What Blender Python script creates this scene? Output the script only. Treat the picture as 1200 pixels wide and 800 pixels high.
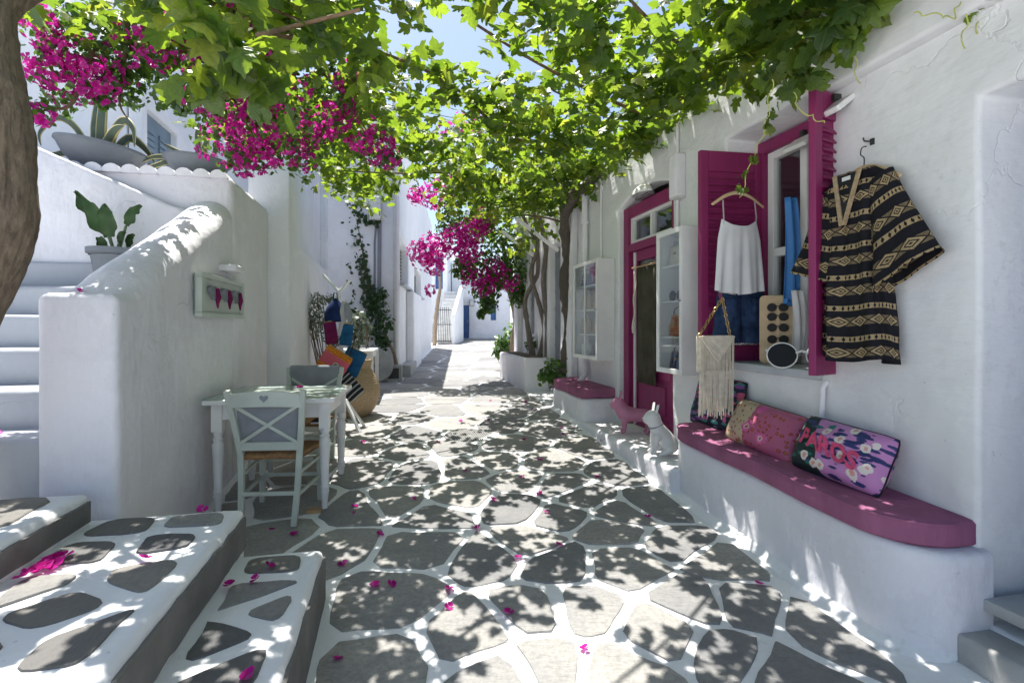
import bpy, bmesh, math, random
import numpy as np
from mathutils import Vector, Matrix, noise as mnoise
random.seed(7); RNG = np.random.default_rng(11)
R = math.radians; PI = math.pi
for o in list(bpy.data.objects): bpy.data.objects.remove(o)
SC = bpy.context.scene; COL = SC.collection

# ------------------------------------------------------------------ camera, sky, sun, exposure
cam = bpy.data.cameras.new('camera'); CAM = bpy.data.objects.new('camera', cam); COL.objects.link(CAM)
CAM.location = (0, 0, 1.28); CAM.rotation_euler = (R(90), 0, 0)
cam.sensor_width = 36; cam.lens = 18; cam.shift_y = -0.015; cam.clip_start = 0.05; cam.clip_end = 500
SC.camera = CAM
LDIR = Vector((-0.21, 0.342, 1.0)).normalized()          # towards the sun
SUN_EL = math.asin(LDIR.z); SUN_AZ = math.atan2(LDIR.x, LDIR.y)
world = bpy.data.worlds.new('World'); SC.world = world; world.use_nodes = True
wn = world.node_tree; bg = wn.nodes['Background']
sky = wn.nodes.new('ShaderNodeTexSky'); sky.sky_type = 'NISHITA'; sky.sun_disc = False
sky.sun_elevation = SUN_EL; sky.sun_rotation = SUN_AZ; sky.air_density = 1.0; sky.dust_density = 1.6; sky.ozone_density = 1.0
wn.links.new(sky.outputs[0], bg.inputs[0]); bg.inputs[1].default_value = 0.105
sl = bpy.data.lights.new('sun', 'SUN'); sl.energy = 5.0; sl.angle = R(0.42); sl.color = (1.0, 0.965, 0.91)
SUN = bpy.data.objects.new('sun', sl); COL.objects.link(SUN); SUN.location = (0, 0, 12)
SUN.rotation_euler = LDIR.to_track_quat('Z', 'Y').to_euler()
vs = SC.view_settings; vs.view_transform = 'Standard'; vs.look = 'None'; vs.gamma = 1; vs.use_curve_mapping = False; vs.exposure = 1.02
SC.cycles.use_denoising = True
try: SC.cycles.denoiser = 'OPENIMAGEDENOISE'
except Exception: pass
SC.cycles.max_bounces = 10; SC.cycles.diffuse_bounces = 6; SC.cycles.transparent_max_bounces = 16; SC.cycles.sample_clamp_indirect = 6.0

# ------------------------------------------------------------------ frames: street wall direction
TH = R(102.68); UX, UY = math.cos(TH), math.sin(TH); NX, NY = -UY, UX
S0 = (1.66, 2.73); L0 = (-1.79, 2.34)
def SH(s, n, z=0.0): return Vector((S0[0] + UX*s + NX*n, S0[1] + UY*s + NY*n, z))      # shop side: s along the wall, n out to the street
def LF(t, m, z=0.0): return Vector((L0[0] + UX*t + NX*m, L0[1] + UY*t + NY*m, z))      # left side: t along, m away from the street
GY = [-6, 1.2, 2.06, 3.3, 3.7, 4.3, 4.8, 6.15, 7.8, 12, 30, 80]
GZ = [-.30, -.05, 0.0, .075, .12, .165, .205, .27, .33, .40, .55, .9]
def G(x, y): return float(np.interp(y, GY, GZ)) + 0.012*max(-2.2, min(2.2, x))
def on_ground(px, py):                                                                  # a spot of the paving
    Y = 3.0
    for _ in range(40):
        x = (px-600)/600*Y; Y = 0.5*Y + 0.5*(1.28-G(x, Y))*600/(py-382)
    return (px-600)/600*Y, Y

# ------------------------------------------------------------------ materials
def nt_mat(name):
    m = bpy.data.materials.new(name); m.use_nodes = True
    nt = m.node_tree; return m, nt, nt.nodes, nt.links, nt.nodes['Principled BSDF']
def N(nt, typ, **kw):
    n = nt.nodes.new(typ)
    for k, v in kw.items():
        if k in n.inputs: n.inputs[k].default_value = v
        else: setattr(n, k, v)
    return n
def ramp(nt, fac, stops):
    r = nt.nodes.new('ShaderNodeValToRGB'); e = r.color_ramp.elements
    while len(e) < len(stops): e.new(0.5)
    for el, (p, c) in zip(e, stops): el.position = p; el.color = (*c, 1) if len(c) == 3 else c
    nt.links.new(fac, r.inputs[0]); return r.outputs[0]
def coords(nt, space='Object', scale=(1, 1, 1)):
    tc = nt.nodes.new('ShaderNodeTexCoord'); mp = nt.nodes.new('ShaderNodeMapping')
    mp.inputs['Scale'].default_value = scale; nt.links.new(tc.outputs[space], mp.inputs[0]); return mp.outputs[0]
def noise(nt, vec, scale, detail=4, rough=.55):
    n = N(nt, 'ShaderNodeTexNoise', Scale=scale, Detail=detail, Roughness=rough); nt.links.new(vec, n.inputs['Vector']); return n.outputs['Fac']
def mth(nt, op, a, b=None, c=None):
    n = nt.nodes.new('ShaderNodeMath'); n.operation = op
    for i, v in enumerate((a, b, c)):
        if v is None: continue
        if isinstance(v, (int, float)): n.inputs[i].default_value = v
        else: nt.links.new(v, n.inputs[i])
    return n.outputs[0]
def mixc(nt, fac, a, b, mode='MIX'):
    n = nt.nodes.new('ShaderNodeMix'); n.data_type = 'RGBA'; n.blend_type = mode
    for sock, v in ((n.inputs[0], fac), (n.inputs[6], a), (n.inputs[7], b)):
        if isinstance(v, (int, float)): sock.default_value = v
        elif isinstance(v, tuple): sock.default_value = (*v, 1)
        else: nt.links.new(v, sock)
    return n.outputs[2]
def bump(nt, h, strength, dist, bs, prev=None):
    b = N(nt, 'ShaderNodeBump', Strength=strength, Distance=dist); nt.links.new(h, b.inputs['Height'])
    if prev is not None: nt.links.new(prev, b.inputs['Normal'])
    nt.links.new(b.outputs[0], bs.inputs['Normal']); return b.outputs[0]
MATS = {}
def simple(name, col, rough=.6, var=.12, scale=8, bmp=.15, bscale=60, metal=0, spec=.5, bdist=.004, stretch=(1, 1, 1)):
    m, nt, ns, lk, bs = nt_mat(name); v = coords(nt, 'Object', stretch)
    f = noise(nt, v, scale)
    lo = tuple(max(0, c*(1-var*1.6)) for c in col); hi = tuple(min(1, c*(1+var)) for c in col)
    lk.new(ramp(nt, f, [(.3, lo), (.7, hi)]), bs.inputs['Base Color'])
    bs.inputs['Roughness'].default_value = rough; bs.inputs['Metallic'].default_value = metal; bs.inputs['Specular IOR Level'].default_value = spec
    if bmp: bump(nt, noise(nt, v, bscale, 3), bmp, bdist, bs)
    MATS[name] = m; return m
def whitewash(name, col=(.80, .80, .79), stroke=(3, 3, 1), amp=1.0, dirt=.5):
    m, nt, ns, lk, bs = nt_mat(name); v = coords(nt); vs_ = coords(nt, 'Object', stroke)
    f = noise(nt, v, 2.2, 5); f2 = noise(nt, v, 17, 4)
    c = ramp(nt, f, [(.25, tuple(k*.94 for k in col)), (.5, col), (.8, tuple(min(.86, k*1.03) for k in col))])
    g = ramp(nt, mth(nt, 'MULTIPLY', noise(nt, v, 1.1, 6, .65), noise(nt, v, 26, 4)), [(.33, (0, 0, 0)), (.47, (1, 1, 1))])
    pa = ramp(nt, noise(nt, v, 1.7, 7, .7), [(.47, (0, 0, 0)), (.50, (1, 1, 1))]); c = mixc(nt, mth(nt, 'MULTIPLY', pa, .55), c, tuple(k*.90 for k in col))
    br = ramp(nt, noise(nt, vs_, 26, 5, .7), [(.35, (0, 0, 0)), (.7, (1, 1, 1))]); c = mixc(nt, mth(nt, 'MULTIPLY', br, .5), c, tuple(k*.93 for k in col))
    c = mixc(nt, mth(nt, 'MULTIPLY', g, dirt*.45), c, (.42, .40, .37))
    sp = ramp(nt, noise(nt, v, 38, 2, .5), [(.735, (0, 0, 0)), (.76, (1, 1, 1))])
    c = mixc(nt, mth(nt, 'MULTIPLY', sp, .35*dirt), c, (.25, .24, .23))
    lk.new(c, bs.inputs['Base Color']); bs.inputs['Roughness'].default_value = .85; bs.inputs['Specular IOR Level'].default_value = .25
    b = bump(nt, noise(nt, vs_, 7, 5, .58), .38*amp, .014, bs)
    b = bump(nt, noise(nt, v, 3.2, 3, .5), .6*amp, .05, bs, b)
    vo = N(nt, 'ShaderNodeTexVoronoi', Scale=1.35); vo.feature = 'DISTANCE_TO_EDGE'
    wv = nt.nodes.new('ShaderNodeVectorMath'); wv.operation = 'ADD'; lk.new(v, wv.inputs[0])
    nn = N(nt, 'ShaderNodeTexNoise', Scale=4.5, Detail=4.0); lk.new(v, nn.inputs['Vector'])
    sc = nt.nodes.new('ShaderNodeVectorMath'); sc.operation = 'SCALE'; sc.inputs['Scale'].default_value = .5
    lk.new(nn.outputs['Color'], sc.inputs[0]); lk.new(sc.outputs[0], wv.inputs[1]); lk.new(wv.outputs[0], vo.inputs['Vector'])
    cr = ramp(nt, vo.outputs['Distance'], [(.0, (0, 0, 0)), (.012, (1, 1, 1))])
    msk = ramp(nt, noise(nt, v, .9, 2), [(.50, (1, 1, 1)), (.60, (0, 0, 0))])
    h = mth(nt, 'MAXIMUM', cr, msk)
    bump(nt, h, .5*amp, .006, bs, b)
    MATS[name] = m; return m
def stone_mat(name, a=(.295, .294, .292), b=(.385, .375, .355), c=(.225, .227, .23)):
    m, nt, ns, lk, bs = nt_mat(name); v = coords(nt, 'Object')
    oi = nt.nodes.new('ShaderNodeObjectInfo'); rnd = oi.outputs['Random']
    off = nt.nodes.new('ShaderNodeVectorMath'); off.operation = 'ADD'; lk.new(v, off.inputs[0])
    cb = nt.nodes.new('ShaderNodeCombineXYZ'); r9 = mth(nt, 'MULTIPLY', rnd, 37.0); lk.new(r9, cb.inputs[0]); lk.new(r9, cb.inputs[2]); lk.new(cb.outputs[0], off.inputs[1]); v = off.outputs[0]
    base = ramp(nt, rnd, [(.0, c), (.35, a), (.75, b), (1, (.33, .328, .322))])
    f = noise(nt, v, 3.2, 7, .62); f2 = noise(nt, v, 45, 4, .7)
    col = mixc(nt, ramp(nt, f, [(.34, (0, 0, 0)), (.66, (1, 1, 1))]), mixc(nt, 1.0, base, (.80, .80, .82), 'MULTIPLY'), mixc(nt, 1.0, base, (1.10, 1.08, 1.02), 'MULTIPLY'))
    col = mixc(nt, mth(nt, 'MULTIPLY', ramp(nt, f2, [(.42, (0, 0, 0)), (.62, (1, 1, 1))]), .38), col, (.16, .155, .15))
    pf = ramp(nt, noise(nt, v, 7.5, 5, .7), [(.66, (0, 0, 0)), (.71, (1, 1, 1))])
    col = mixc(nt, mth(nt, 'MULTIPLY', pf, .6), col, (.60, .58, .56))
    lk.new(col, bs.inputs['Base Color']); bs.inputs['Roughness'].default_value = .78; bs.inputs['Specular IOR Level'].default_value = .3
    vst = nt.nodes.new('ShaderNodeMapping'); vst.inputs['Scale'].default_value = (1, 5, 1); vst.inputs['Rotation'].default_value = (0, 0, .6); lk.new(v, vst.inputs[0])
    b1 = bump(nt, noise(nt, vst.outputs[0], 5, 7, .7), .8, .02, bs)
    bump(nt, noise(nt, v, 70, 4, .7), .35, .004, bs, b1)
    MATS[name] = m; return m
def leaf_mat(name, cols, trans, tmix=.5, rough=.42, spec=.5, veins=False):
    m, nt, ns, lk, bs = nt_mat(name)
    gi = nt.nodes.new('ShaderNodeNewGeometry'); oi = nt.nodes.new('ShaderNodeObjectInfo')
    r = mth(nt, 'FRACT', mth(nt, 'ADD', gi.outputs['Random Per Island'], oi.outputs['Random']))
    k = len(cols)-1
    c = ramp(nt, r, [(i/k, cc) for i, cc in enumerate(cols)]); t = ramp(nt, r, [(i/k, cc) for i, cc in enumerate(trans)])
    v = coords(nt); f = noise(nt, v, 40, 3)
    c = mixc(nt, 1.0, c, ramp(nt, f, [(.3, (.75, .75, .75)), (.7, (1.15, 1.15, 1.15))]), 'MULTIPLY')
    if veins:
        tc = nt.nodes.new('ShaderNodeTexCoord'); sp = nt.nodes.new('ShaderNodeSeparateXYZ'); lk.new(tc.outputs['UV'], sp.inputs[0]); x, y = sp.outputs[0], sp.outputs[1]
        rr = mth(nt, 'SQRT', mth(nt, 'ADD', mth(nt, 'MULTIPLY', x, x), mth(nt, 'MULTIPLY', y, y))); an = mth(nt, 'ARCTAN2', x, y)
        d = mth(nt, 'MULTIPLY', mth(nt, 'ABSOLUTE', mth(nt, 'SUBTRACT', mth(nt, 'FRACT', mth(nt, 'ADD', mth(nt, 'DIVIDE', an, .72), .5)), .5)), mth(nt, 'MULTIPLY', rr, .72))
        ve = ramp(nt, d, [(.006, (1, 1, 1)), (.022, (0, 0, 0))]); c = mixc(nt, mth(nt, 'MULTIPLY', ve, .5), c, (.17, .22, .06)); t = mixc(nt, mth(nt, 'MULTIPLY', ve, .45), t, (.16, .24, .03))
        bl = ramp(nt, noise(nt, v, 9, 4, .6), [(.35, (.72, .75, .7)), (.65, (1.12, 1.08, 1.0))]); t = mixc(nt, 1.0, t, bl, 'MULTIPLY'); bump(nt, ve, .35, .003, bs)
    lk.new(c, bs.inputs['Base Color']); bs.inputs['Roughness'].default_value = rough; bs.inputs['Specular IOR Level'].default_value = spec
    tr = nt.nodes.new('ShaderNodeBsdfTranslucent'); lk.new(t, tr.inputs[0])
    mx = nt.nodes.new('ShaderNodeMixShader'); mx.inputs[0].default_value = tmix
    lk.new(bs.outputs[0], mx.inputs[1]); lk.new(tr.outputs[0], mx.inputs[2]); lk.new(mx.outputs[0], nt.nodes['Material Output'].inputs[0])
    MATS[name] = m; return m
def glass_mat(name, tint=(.95, .97, .97), refl=.35):
    m, nt, ns, lk, bs = nt_mat(name); ns.remove(bs)
    tr = nt.nodes.new('ShaderNodeBsdfTransparent'); tr.inputs[0].default_value = (*tint, 1)
    gl = nt.nodes.new('ShaderNodeBsdfGlossy'); gl.inputs['Roughness'].default_value = .02
    fr = N(nt, 'ShaderNodeFresnel', IOR=1.5); a = mth(nt, 'MULTIPLY', fr.outputs[0], refl)
    mx = nt.nodes.new('ShaderNodeMixShader'); lk.new(a, mx.inputs[0]); lk.new(tr.outputs[0], mx.inputs[1]); lk.new(gl.outputs[0], mx.inputs[2])
    lk.new(mx.outputs[0], nt.nodes['Material Output'].inputs[0]); MATS[name] = m; return m
def bark_mat(name, a, b):
    m, nt, ns, lk, bs = nt_mat(name); v = coords(nt, 'Object', (1, 1, .32))
    f = noise(nt, v, 46, 8, .78); f2 = noise(nt, v, 9, 3)
    c = ramp(nt, f, [(.3, a), (.52, tuple((p+q)/2 for p, q in zip(a, b))), (.72, b)])
    lk.new(mixc(nt, mth(nt, 'MULTIPLY', f2, .35), c, (.30, .26, .21)), bs.inputs['Base Color']); bs.inputs['Roughness'].default_value = .9
    b1 = bump(nt, f, 1.0, .03, bs); b2 = bump(nt, noise(nt, v, 120, 4, .7), .6, .008, bs, b1); bump(nt, noise(nt, v, 14, 3), .7, .05, bs, b2); MATS[name] = m; return m

whitewash('wash', (.775, .765, .80), amp=1.25, dirt=.65); whitewash('wash_rough', (.73, .735, .74), (1, 1, 3), .85, .8); whitewash('wash_far', (.79, .80, .82), (2, 2, 1), .6, .2)
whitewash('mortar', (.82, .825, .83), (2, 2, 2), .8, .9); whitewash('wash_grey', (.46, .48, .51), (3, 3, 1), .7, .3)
stone_mat('stone'); stone_mat('step_stone', (.17, .165, .16), (.22, .21, .19), (.13, .133, .138))
simple('riser_grey', (.17, .165, .155), .85, .18, 5, .5, 40, bdist=.006)
simple('magenta', (.23, .016, .098), .5, .10, 6, .12, 90, stretch=(1, 1, .2))
simple('white_paint', (.74, .74, .73), .45, .04, 6, .08, 60); simple('sage_paint', (.50, .55, .49), .5, .06, 5, .1, 50)
simple('cushion_pink', (.31, .115, .20), .9, .14, 7, .8, 26, spec=.15, bdist=.010, stretch=(1, 1, .22))
simple('cabinet_back', (.30, .33, .36), .6, .08, 4, 0)
simple('rush', (.30, .165, .07), .85, .25, 40, .8, 90, bdist=.004, stretch=(1, .12, 1))
simple('grey_pot', (.15, .17, .19), .75, .10, 6, .2, 50); simple('grey_cloth', (.26, .275, .30), .95, .08, 9, .3, 300, spec=.1)
simple('blue_paint', (.035, .10, .27), .55, .12, 5, .1, 40); simple('slate_blue', (.17, .24, .30), .6, .10, 5, .1, 40)
simple('olive_paint', (.13, .14, .10), .6, .1, 5, .1, 40); simple('dark_int', (.06, .055, .05), .9, .2, 3, 0)
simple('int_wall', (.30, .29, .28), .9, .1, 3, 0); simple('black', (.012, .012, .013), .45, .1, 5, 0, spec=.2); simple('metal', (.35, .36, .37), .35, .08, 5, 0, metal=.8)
simple('dark_metal', (.05, .05, .05), .45, .1, 5, 0, metal=.4); simple('iron', (.20, .20, .19), .7, .15, 30, .4, 120, bdist=.004)
simple('marble', (.62, .62, .60), .4, .10, 3, .05, 20); simple('concrete', (.40, .40, .385), .85, .12, 7, .4, 60, bdist=.006)
simple('plastic_white', (.72, .72, .70), .4, .03, 5, 0); simple('conduit', (.62, .62, .61), .55, .06, 5, 0); simple('conduit_grey', (.22, .24, .27), .55, .06, 5, 0)
simple('wood', (.42, .27, .14), .6, .18, 12, .15, 60, stretch=(1, 1, .15)); simple('pale_wood', (.55, .40, .24), .55, .14, 12, .1, 60, stretch=(.15, 1, 1))
simple('denim', (.030, .055, .12), .95, .35, 14, .4, 500, spec=.1, bdist=.001); simple('cream_cord', (.62, .56, .46), .95, .10, 30, .5, 260, spec=.1, bdist=.002)
simple('white_cloth', (.66, .66, .67), .95, .05, 7, .25, 380, spec=.1, bdist=.001); simple('blue_cloth', (.05, .20, .50), .55, .12, 6, .1, 80, spec=.3)
simple('dog_pink', (.52, .20, .32), .55, .06, 9, .1, 50); simple('dog_white', (.70, .70, .69), .55, .06, 9, .15, 50)
simple('gold', (.42, .30, .12), .4, .12, 30, 0, metal=.7); simple('navy_cloth', (.015, .03, .10), .9, .2, 12, .3, 300, spec=.1)
simple('teal_cloth', (.02, .10, .22), .9, .25, 12, .3, 300, spec=.1); simple('orange_leather', (.45, .12, .04), .5, .1, 12, .1, 200)
simple('tan_straw', (.38, .28, .17), .9, .2, 60, .5, 200); simple('dark_cloth', (.03, .03, .032), .9, .2, 10, .3, 300, spec=.1)
simple('wine_cloth', (.18, .02, .09), .9, .2, 10, .3, 300, spec=.1); simple('olive_cloth', (.075, .07, .05), .95, .2, 5, .2, 200, spec=.1)
simple('soil', (.08, .06, .045), .95, .3, 20, .6, 60, bdist=.01); simple('terracotta', (.45, .22, .12), .8, .15, 10, .3, 50)
bark_mat('bark', (.10, .072, .05), (.50, .37, .25)); bark_mat('bark_dark', (.04, .033, .028), (.15, .12, .10)); bark_mat('bark_grey', (.10, .085, .07), (.30, .26, .22))
simple('twig', (.16, .10, .055), .85, .2, 20, .3, 80); simple('tendril', (.42, .44, .10), .6, .15, 20, 0)
leaf_mat('vine_leaf', [(.022, .05, .014), (.045, .095, .022), (.075, .13, .03), (.03, .07, .02), (.12, .15, .035)],
         [(.16, .29, .02), (.31, .48, .03), (.45, .60, .04), (.24, .38, .025), (.55, .62, .06)], .52, veins=True)
leaf_mat('boug_leaf', [(.03, .065, .018), (.05, .10, .025), (.035, .075, .02)], [(.10, .22, .02), (.20, .36, .03), (.12, .26, .02)], .4)
leaf_mat('boug_flower', [(.34, .008, .16), (.52, .02, .28), (.44, .012, .24), (.60, .07, .38)], [(.58, .012, .26), (.85, .05, .45), (.62, .02, .36), (.88, .14, .58)], .5, .7, .1)
leaf_mat('bush_leaf', [(.03, .075, .02), (.06, .13, .03), (.04, .09, .02)], [(.12, .26, .02), (.22, .40, .04), (.12, .28, .02)], .35)
leaf_mat('ivy_leaf', [(.02, .055, .018), (.035, .08, .025), (.025, .06, .02)], [(.06, .16, .02), (.10, .22, .03), (.06, .16, .02)], .3)
leaf_mat('olive_leaf', [(.10, .13, .09), (.18, .21, .16), (.07, .10, .06)], [(.15, .2, .1), (.2, .25, .12), (.12, .16, .08)], .25)
glass_mat('glass'); glass_mat('table_glass', (.94, .98, .97), .4)

# ------------------------------------------------------------------ mesh helpers
def link(o, parent=None, loc=None, rz=None):
    COL.objects.link(o)
    if parent is not None: o.parent = parent
    if loc is not None: o.location = loc
    if rz is not None: o.rotation_euler = (0, 0, rz)
    return o
def tag(o, label=None, cat=None, group=None, kind=None):
    if label: o['label'] = label
    if cat: o['category'] = cat
    if group: o['group'] = group
    if kind: o['kind'] = kind
    return o
def thing(name, label, cat, loc=(0, 0, 0), rz=0.0, group=None):
    o = bpy.data.objects.new(name, None); o.empty_display_size = .1; link(o, None, loc, rz); return tag(o, label, cat, group)
def bmobj(name, bm, mat, parent=None, loc=None, rz=None, smooth=None, bevel=None):
    bmesh.ops.recalc_face_normals(bm, faces=bm.faces)
    if bevel:
        es = [e for e in bm.edges if len(e.link_faces) == 2 and e.calc_face_angle(0) > .6]
        if es: bmesh.ops.bevel(bm, geom=es, offset=bevel, segments=2, profile=.6, affect='EDGES', clamp_overlap=True)
    me = bpy.data.meshes.new(name); bm.to_mesh(me); bm.free()
    if smooth is not None:
        me.shade_smooth(); me.set_sharp_from_angle(angle=R(smooth))
    me.materials.append(MATS[mat] if isinstance(mat, str) else mat)
    return link(bpy.data.objects.new(name, me), parent, loc, rz)
def meobj(name, me, mat, parent=None, loc=None, rz=None):
    if mat is not None and not me.materials: me.materials.append(MATS[mat] if isinstance(mat, str) else mat)
    return link(bpy.data.objects.new(name, me), parent, loc, rz)
def bx(bm, c, s, M=None):
    """box by centre and full size"""
    vs = []
    for dx in (-.5, .5):
        for dy in (-.5, .5):
            for dz in (-.5, .5):
                p = Vector((c[0]+dx*s[0], c[1]+dy*s[1], c[2]+dz*s[2])); vs.append(bm.verts.new(M @ p if M else p))
    for f in ((0, 1, 3, 2), (4, 6, 7, 5), (0, 4, 5, 1), (2, 3, 7, 6), (0, 2, 6, 4), (1, 5, 7, 3)): bm.faces.new([vs[i] for i in f])
    return bm
def bar(bm, a, b, w, d, up=(0, 0, 1)):
    """rectangular bar from a to b"""
    a, b = Vector(a), Vector(b); z = (b-a).normalized(); u = Vector(up)
    if abs(z.dot(u)) > .98: u = Vector((0, 1, 0))
    x = u.cross(z).normalized(); y = z.cross(x)
    M = Matrix((x, y, z)).transposed().to_4x4(); M.translation = (a+b)/2
    return bx(bm, (0, 0, 0), (w, d, (b-a).length), M)
def tube(bm, pts, rad, seg=8, caps=True, wob=0, flat=1.0):
    pts = [Vector(p) for p in pts]; n = len(pts)
    rad = [rad]*n if isinstance(rad, (int, float)) else rad
    rings = []; t0 = (pts[1]-pts[0]).normalized(); x = t0.orthogonal().normalized()
    for i, p in enumerate(pts):
        t = (pts[min(i+1, n-1)]-pts[max(i-1, 0)]).normalized()
        x = (x - t*x.dot(t)); x = x.normalized() if x.length > 1e-6 else t.orthogonal().normalized(); y = t.cross(x)
        ring = []
        for k in range(seg):
            a = 2*PI*k/seg; rr = rad[i]*(1+(wob*mnoise.noise(p*9+Vector((math.cos(a)*1.3, math.sin(a)*1.3, i*.31))) if wob else 0))
            ring.append(bm.verts.new(p + x*math.cos(a)*rr + y*math.sin(a)*rr*flat))
        rings.append(ring)
    for i in range(n-1):
        for k in range(seg):
            bm.faces.new((rings[i][k], rings[i][(k+1) % seg], rings[i+1][(k+1) % seg], rings[i+1][k]))
    if caps: bm.faces.new(rings[0][::-1]); bm.faces.new(rings[-1])
    return bm
def lathe(bm, prof, seg=20, c=(0, 0, 0), cap=True, M=None):
    rings = []
    for r, z in prof:
        ring = []
        for k in range(seg):
            p = Vector((c[0]+r*math.cos(2*PI*k/seg), c[1]+r*math.sin(2*PI*k/seg), c[2]+z)); ring.append(bm.verts.new(M @ p if M else p))
        rings.append(ring)
    for i in range(len(rings)-1):
        for k in range(seg): bm.faces.new((rings[i][k], rings[i][(k+1) % seg], rings[i+1][(k+1) % seg], rings[i+1][k]))
    if cap: bm.faces.new(rings[0][::-1]); bm.faces.new(rings[-1])
    return bm
def prism(bm, poly, z0, z1, zf=None):
    """closed prism over a plan polygon; zf(x,y) adds height"""
    f = zf or (lambda x, y: 0.0)
    a = [bm.verts.new((x, y, z0+f(x, y))) for x, y in poly]; b = [bm.verts.new((x, y, z1+f(x, y))) for x, y in poly]
    n = len(poly); bm.faces.new(a[::-1]); bm.faces.new(b)
    for i in range(n): bm.faces.new((a[i], a[(i+1) % n], b[(i+1) % n], b[i]))
    return bm
def sheet(fn, nu, nv, name, mat, parent=None, loc=None, rz=None, thick=0, uvs=True, smooth=60):
    """grid surface fn(u,v) -> (x,y,z), optional thickness"""
    vs = [fn(i/nu, j/nv) for j in range(nv+1) for i in range(nu+1)]
    fs = [(j*(nu+1)+i, j*(nu+1)+i+1, (j+1)*(nu+1)+i+1, (j+1)*(nu+1)+i) for j in range(nv) for i in range(nu)]
    me = bpy.data.meshes.new(name); me.from_pydata(vs, [], fs)
    if uvs:
        uv = me.uv_layers.new(name='UVMap'); li = np.zeros(len(me.loops), dtype=np.int32); me.loops.foreach_get('vertex_index', li)
        d = np.stack([(li % (nu+1))/nu, (li//(nu+1))/nv], 1).astype(np.float32); uv.data.foreach_set('uv', d.ravel())
    me.shade_smooth()
    o = meobj(name, me, mat, parent, loc, rz)
    if thick:
        md = o.modifiers.new('Solidify', 'SOLIDIFY'); md.thickness = thick; md.offset = 0
    return o
def smoothpath(pts, n=6):
    """Catmull-Rom through points"""
    P = [Vector(p) for p in pts]; out = []
    for i in range(len(P)-1):
        p0, p1, p2, p3 = P[max(i-1, 0)], P[i], P[i+1], P[min(i+2, len(P)-1)]
        for k in range(n):
            t = k/n; out.append(.5*((2*p1)+(p2-p0)*t+(2*p0-5*p1+4*p2-p3)*t*t+(3*p1-p0-3*p2+p3)*t**3))
    out.append(P[-1]); return out
def lerps(vals, n): return list(np.interp(np.linspace(0, len(vals)-1, n), range(len(vals)), vals))
def leaf_uv(me, xy):
    uv = me.uv_layers.new(name='UVMap'); li = np.zeros(len(me.loops), dtype=np.int32); me.loops.foreach_get('vertex_index', li); uv.data.foreach_set('uv', xy[li].astype(np.float32).ravel())
def scatter(name, mat, protos, pos, rot, scl, parent=None, pick=None):
    """one mesh from many small copies: protos list of (verts Nx3, faces list), pos Nx3, rot Nx3x3, scl N"""
    V = []; F = []; UV = []; base = 0
    pick = RNG.integers(0, len(protos), len(pos)) if pick is None else pick
    for k, (pv, pf) in enumerate(protos):
        idx = np.nonzero(pick == k)[0]
        if len(idx) == 0: continue
        v = np.einsum('nij,vj->nvi', rot[idx], pv)*scl[idx, None, None] + pos[idx, None, :]
        nv = len(pv); V.append(v.reshape(-1, 3)); UV.append(np.tile(pv[:, :2], (len(idx), 1)))
        for q in range(len(idx)):
            b = base+q*nv; F.extend([tuple(b+i for i in f) for f in pf])
        base += nv*len(idx)
    me = bpy.data.meshes.new(name); me.from_pydata(np.concatenate(V).tolist(), [], F); me.shade_smooth(); leaf_uv(me, np.concatenate(UV))
    return meobj(name, me, mat, parent)
def rots(normals, spin):
    """rotation matrices with z -> normal, spun about it"""
    n = normals/np.linalg.norm(normals, axis=1, keepdims=True)
    a = np.where(np.abs(n[:, 2:3]) < .9, np.array([[0., 0, 1]]), np.array([[1., 0, 0]]))
    x = np.cross(a, n); x /= np.linalg.norm(x, axis=1, keepdims=True); y = np.cross(n, x)
    c, s = np.cos(spin)[:, None], np.sin(spin)[:, None]
    return np.stack([x*c+y*s, -x*s+y*c, n], axis=2)
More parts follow.
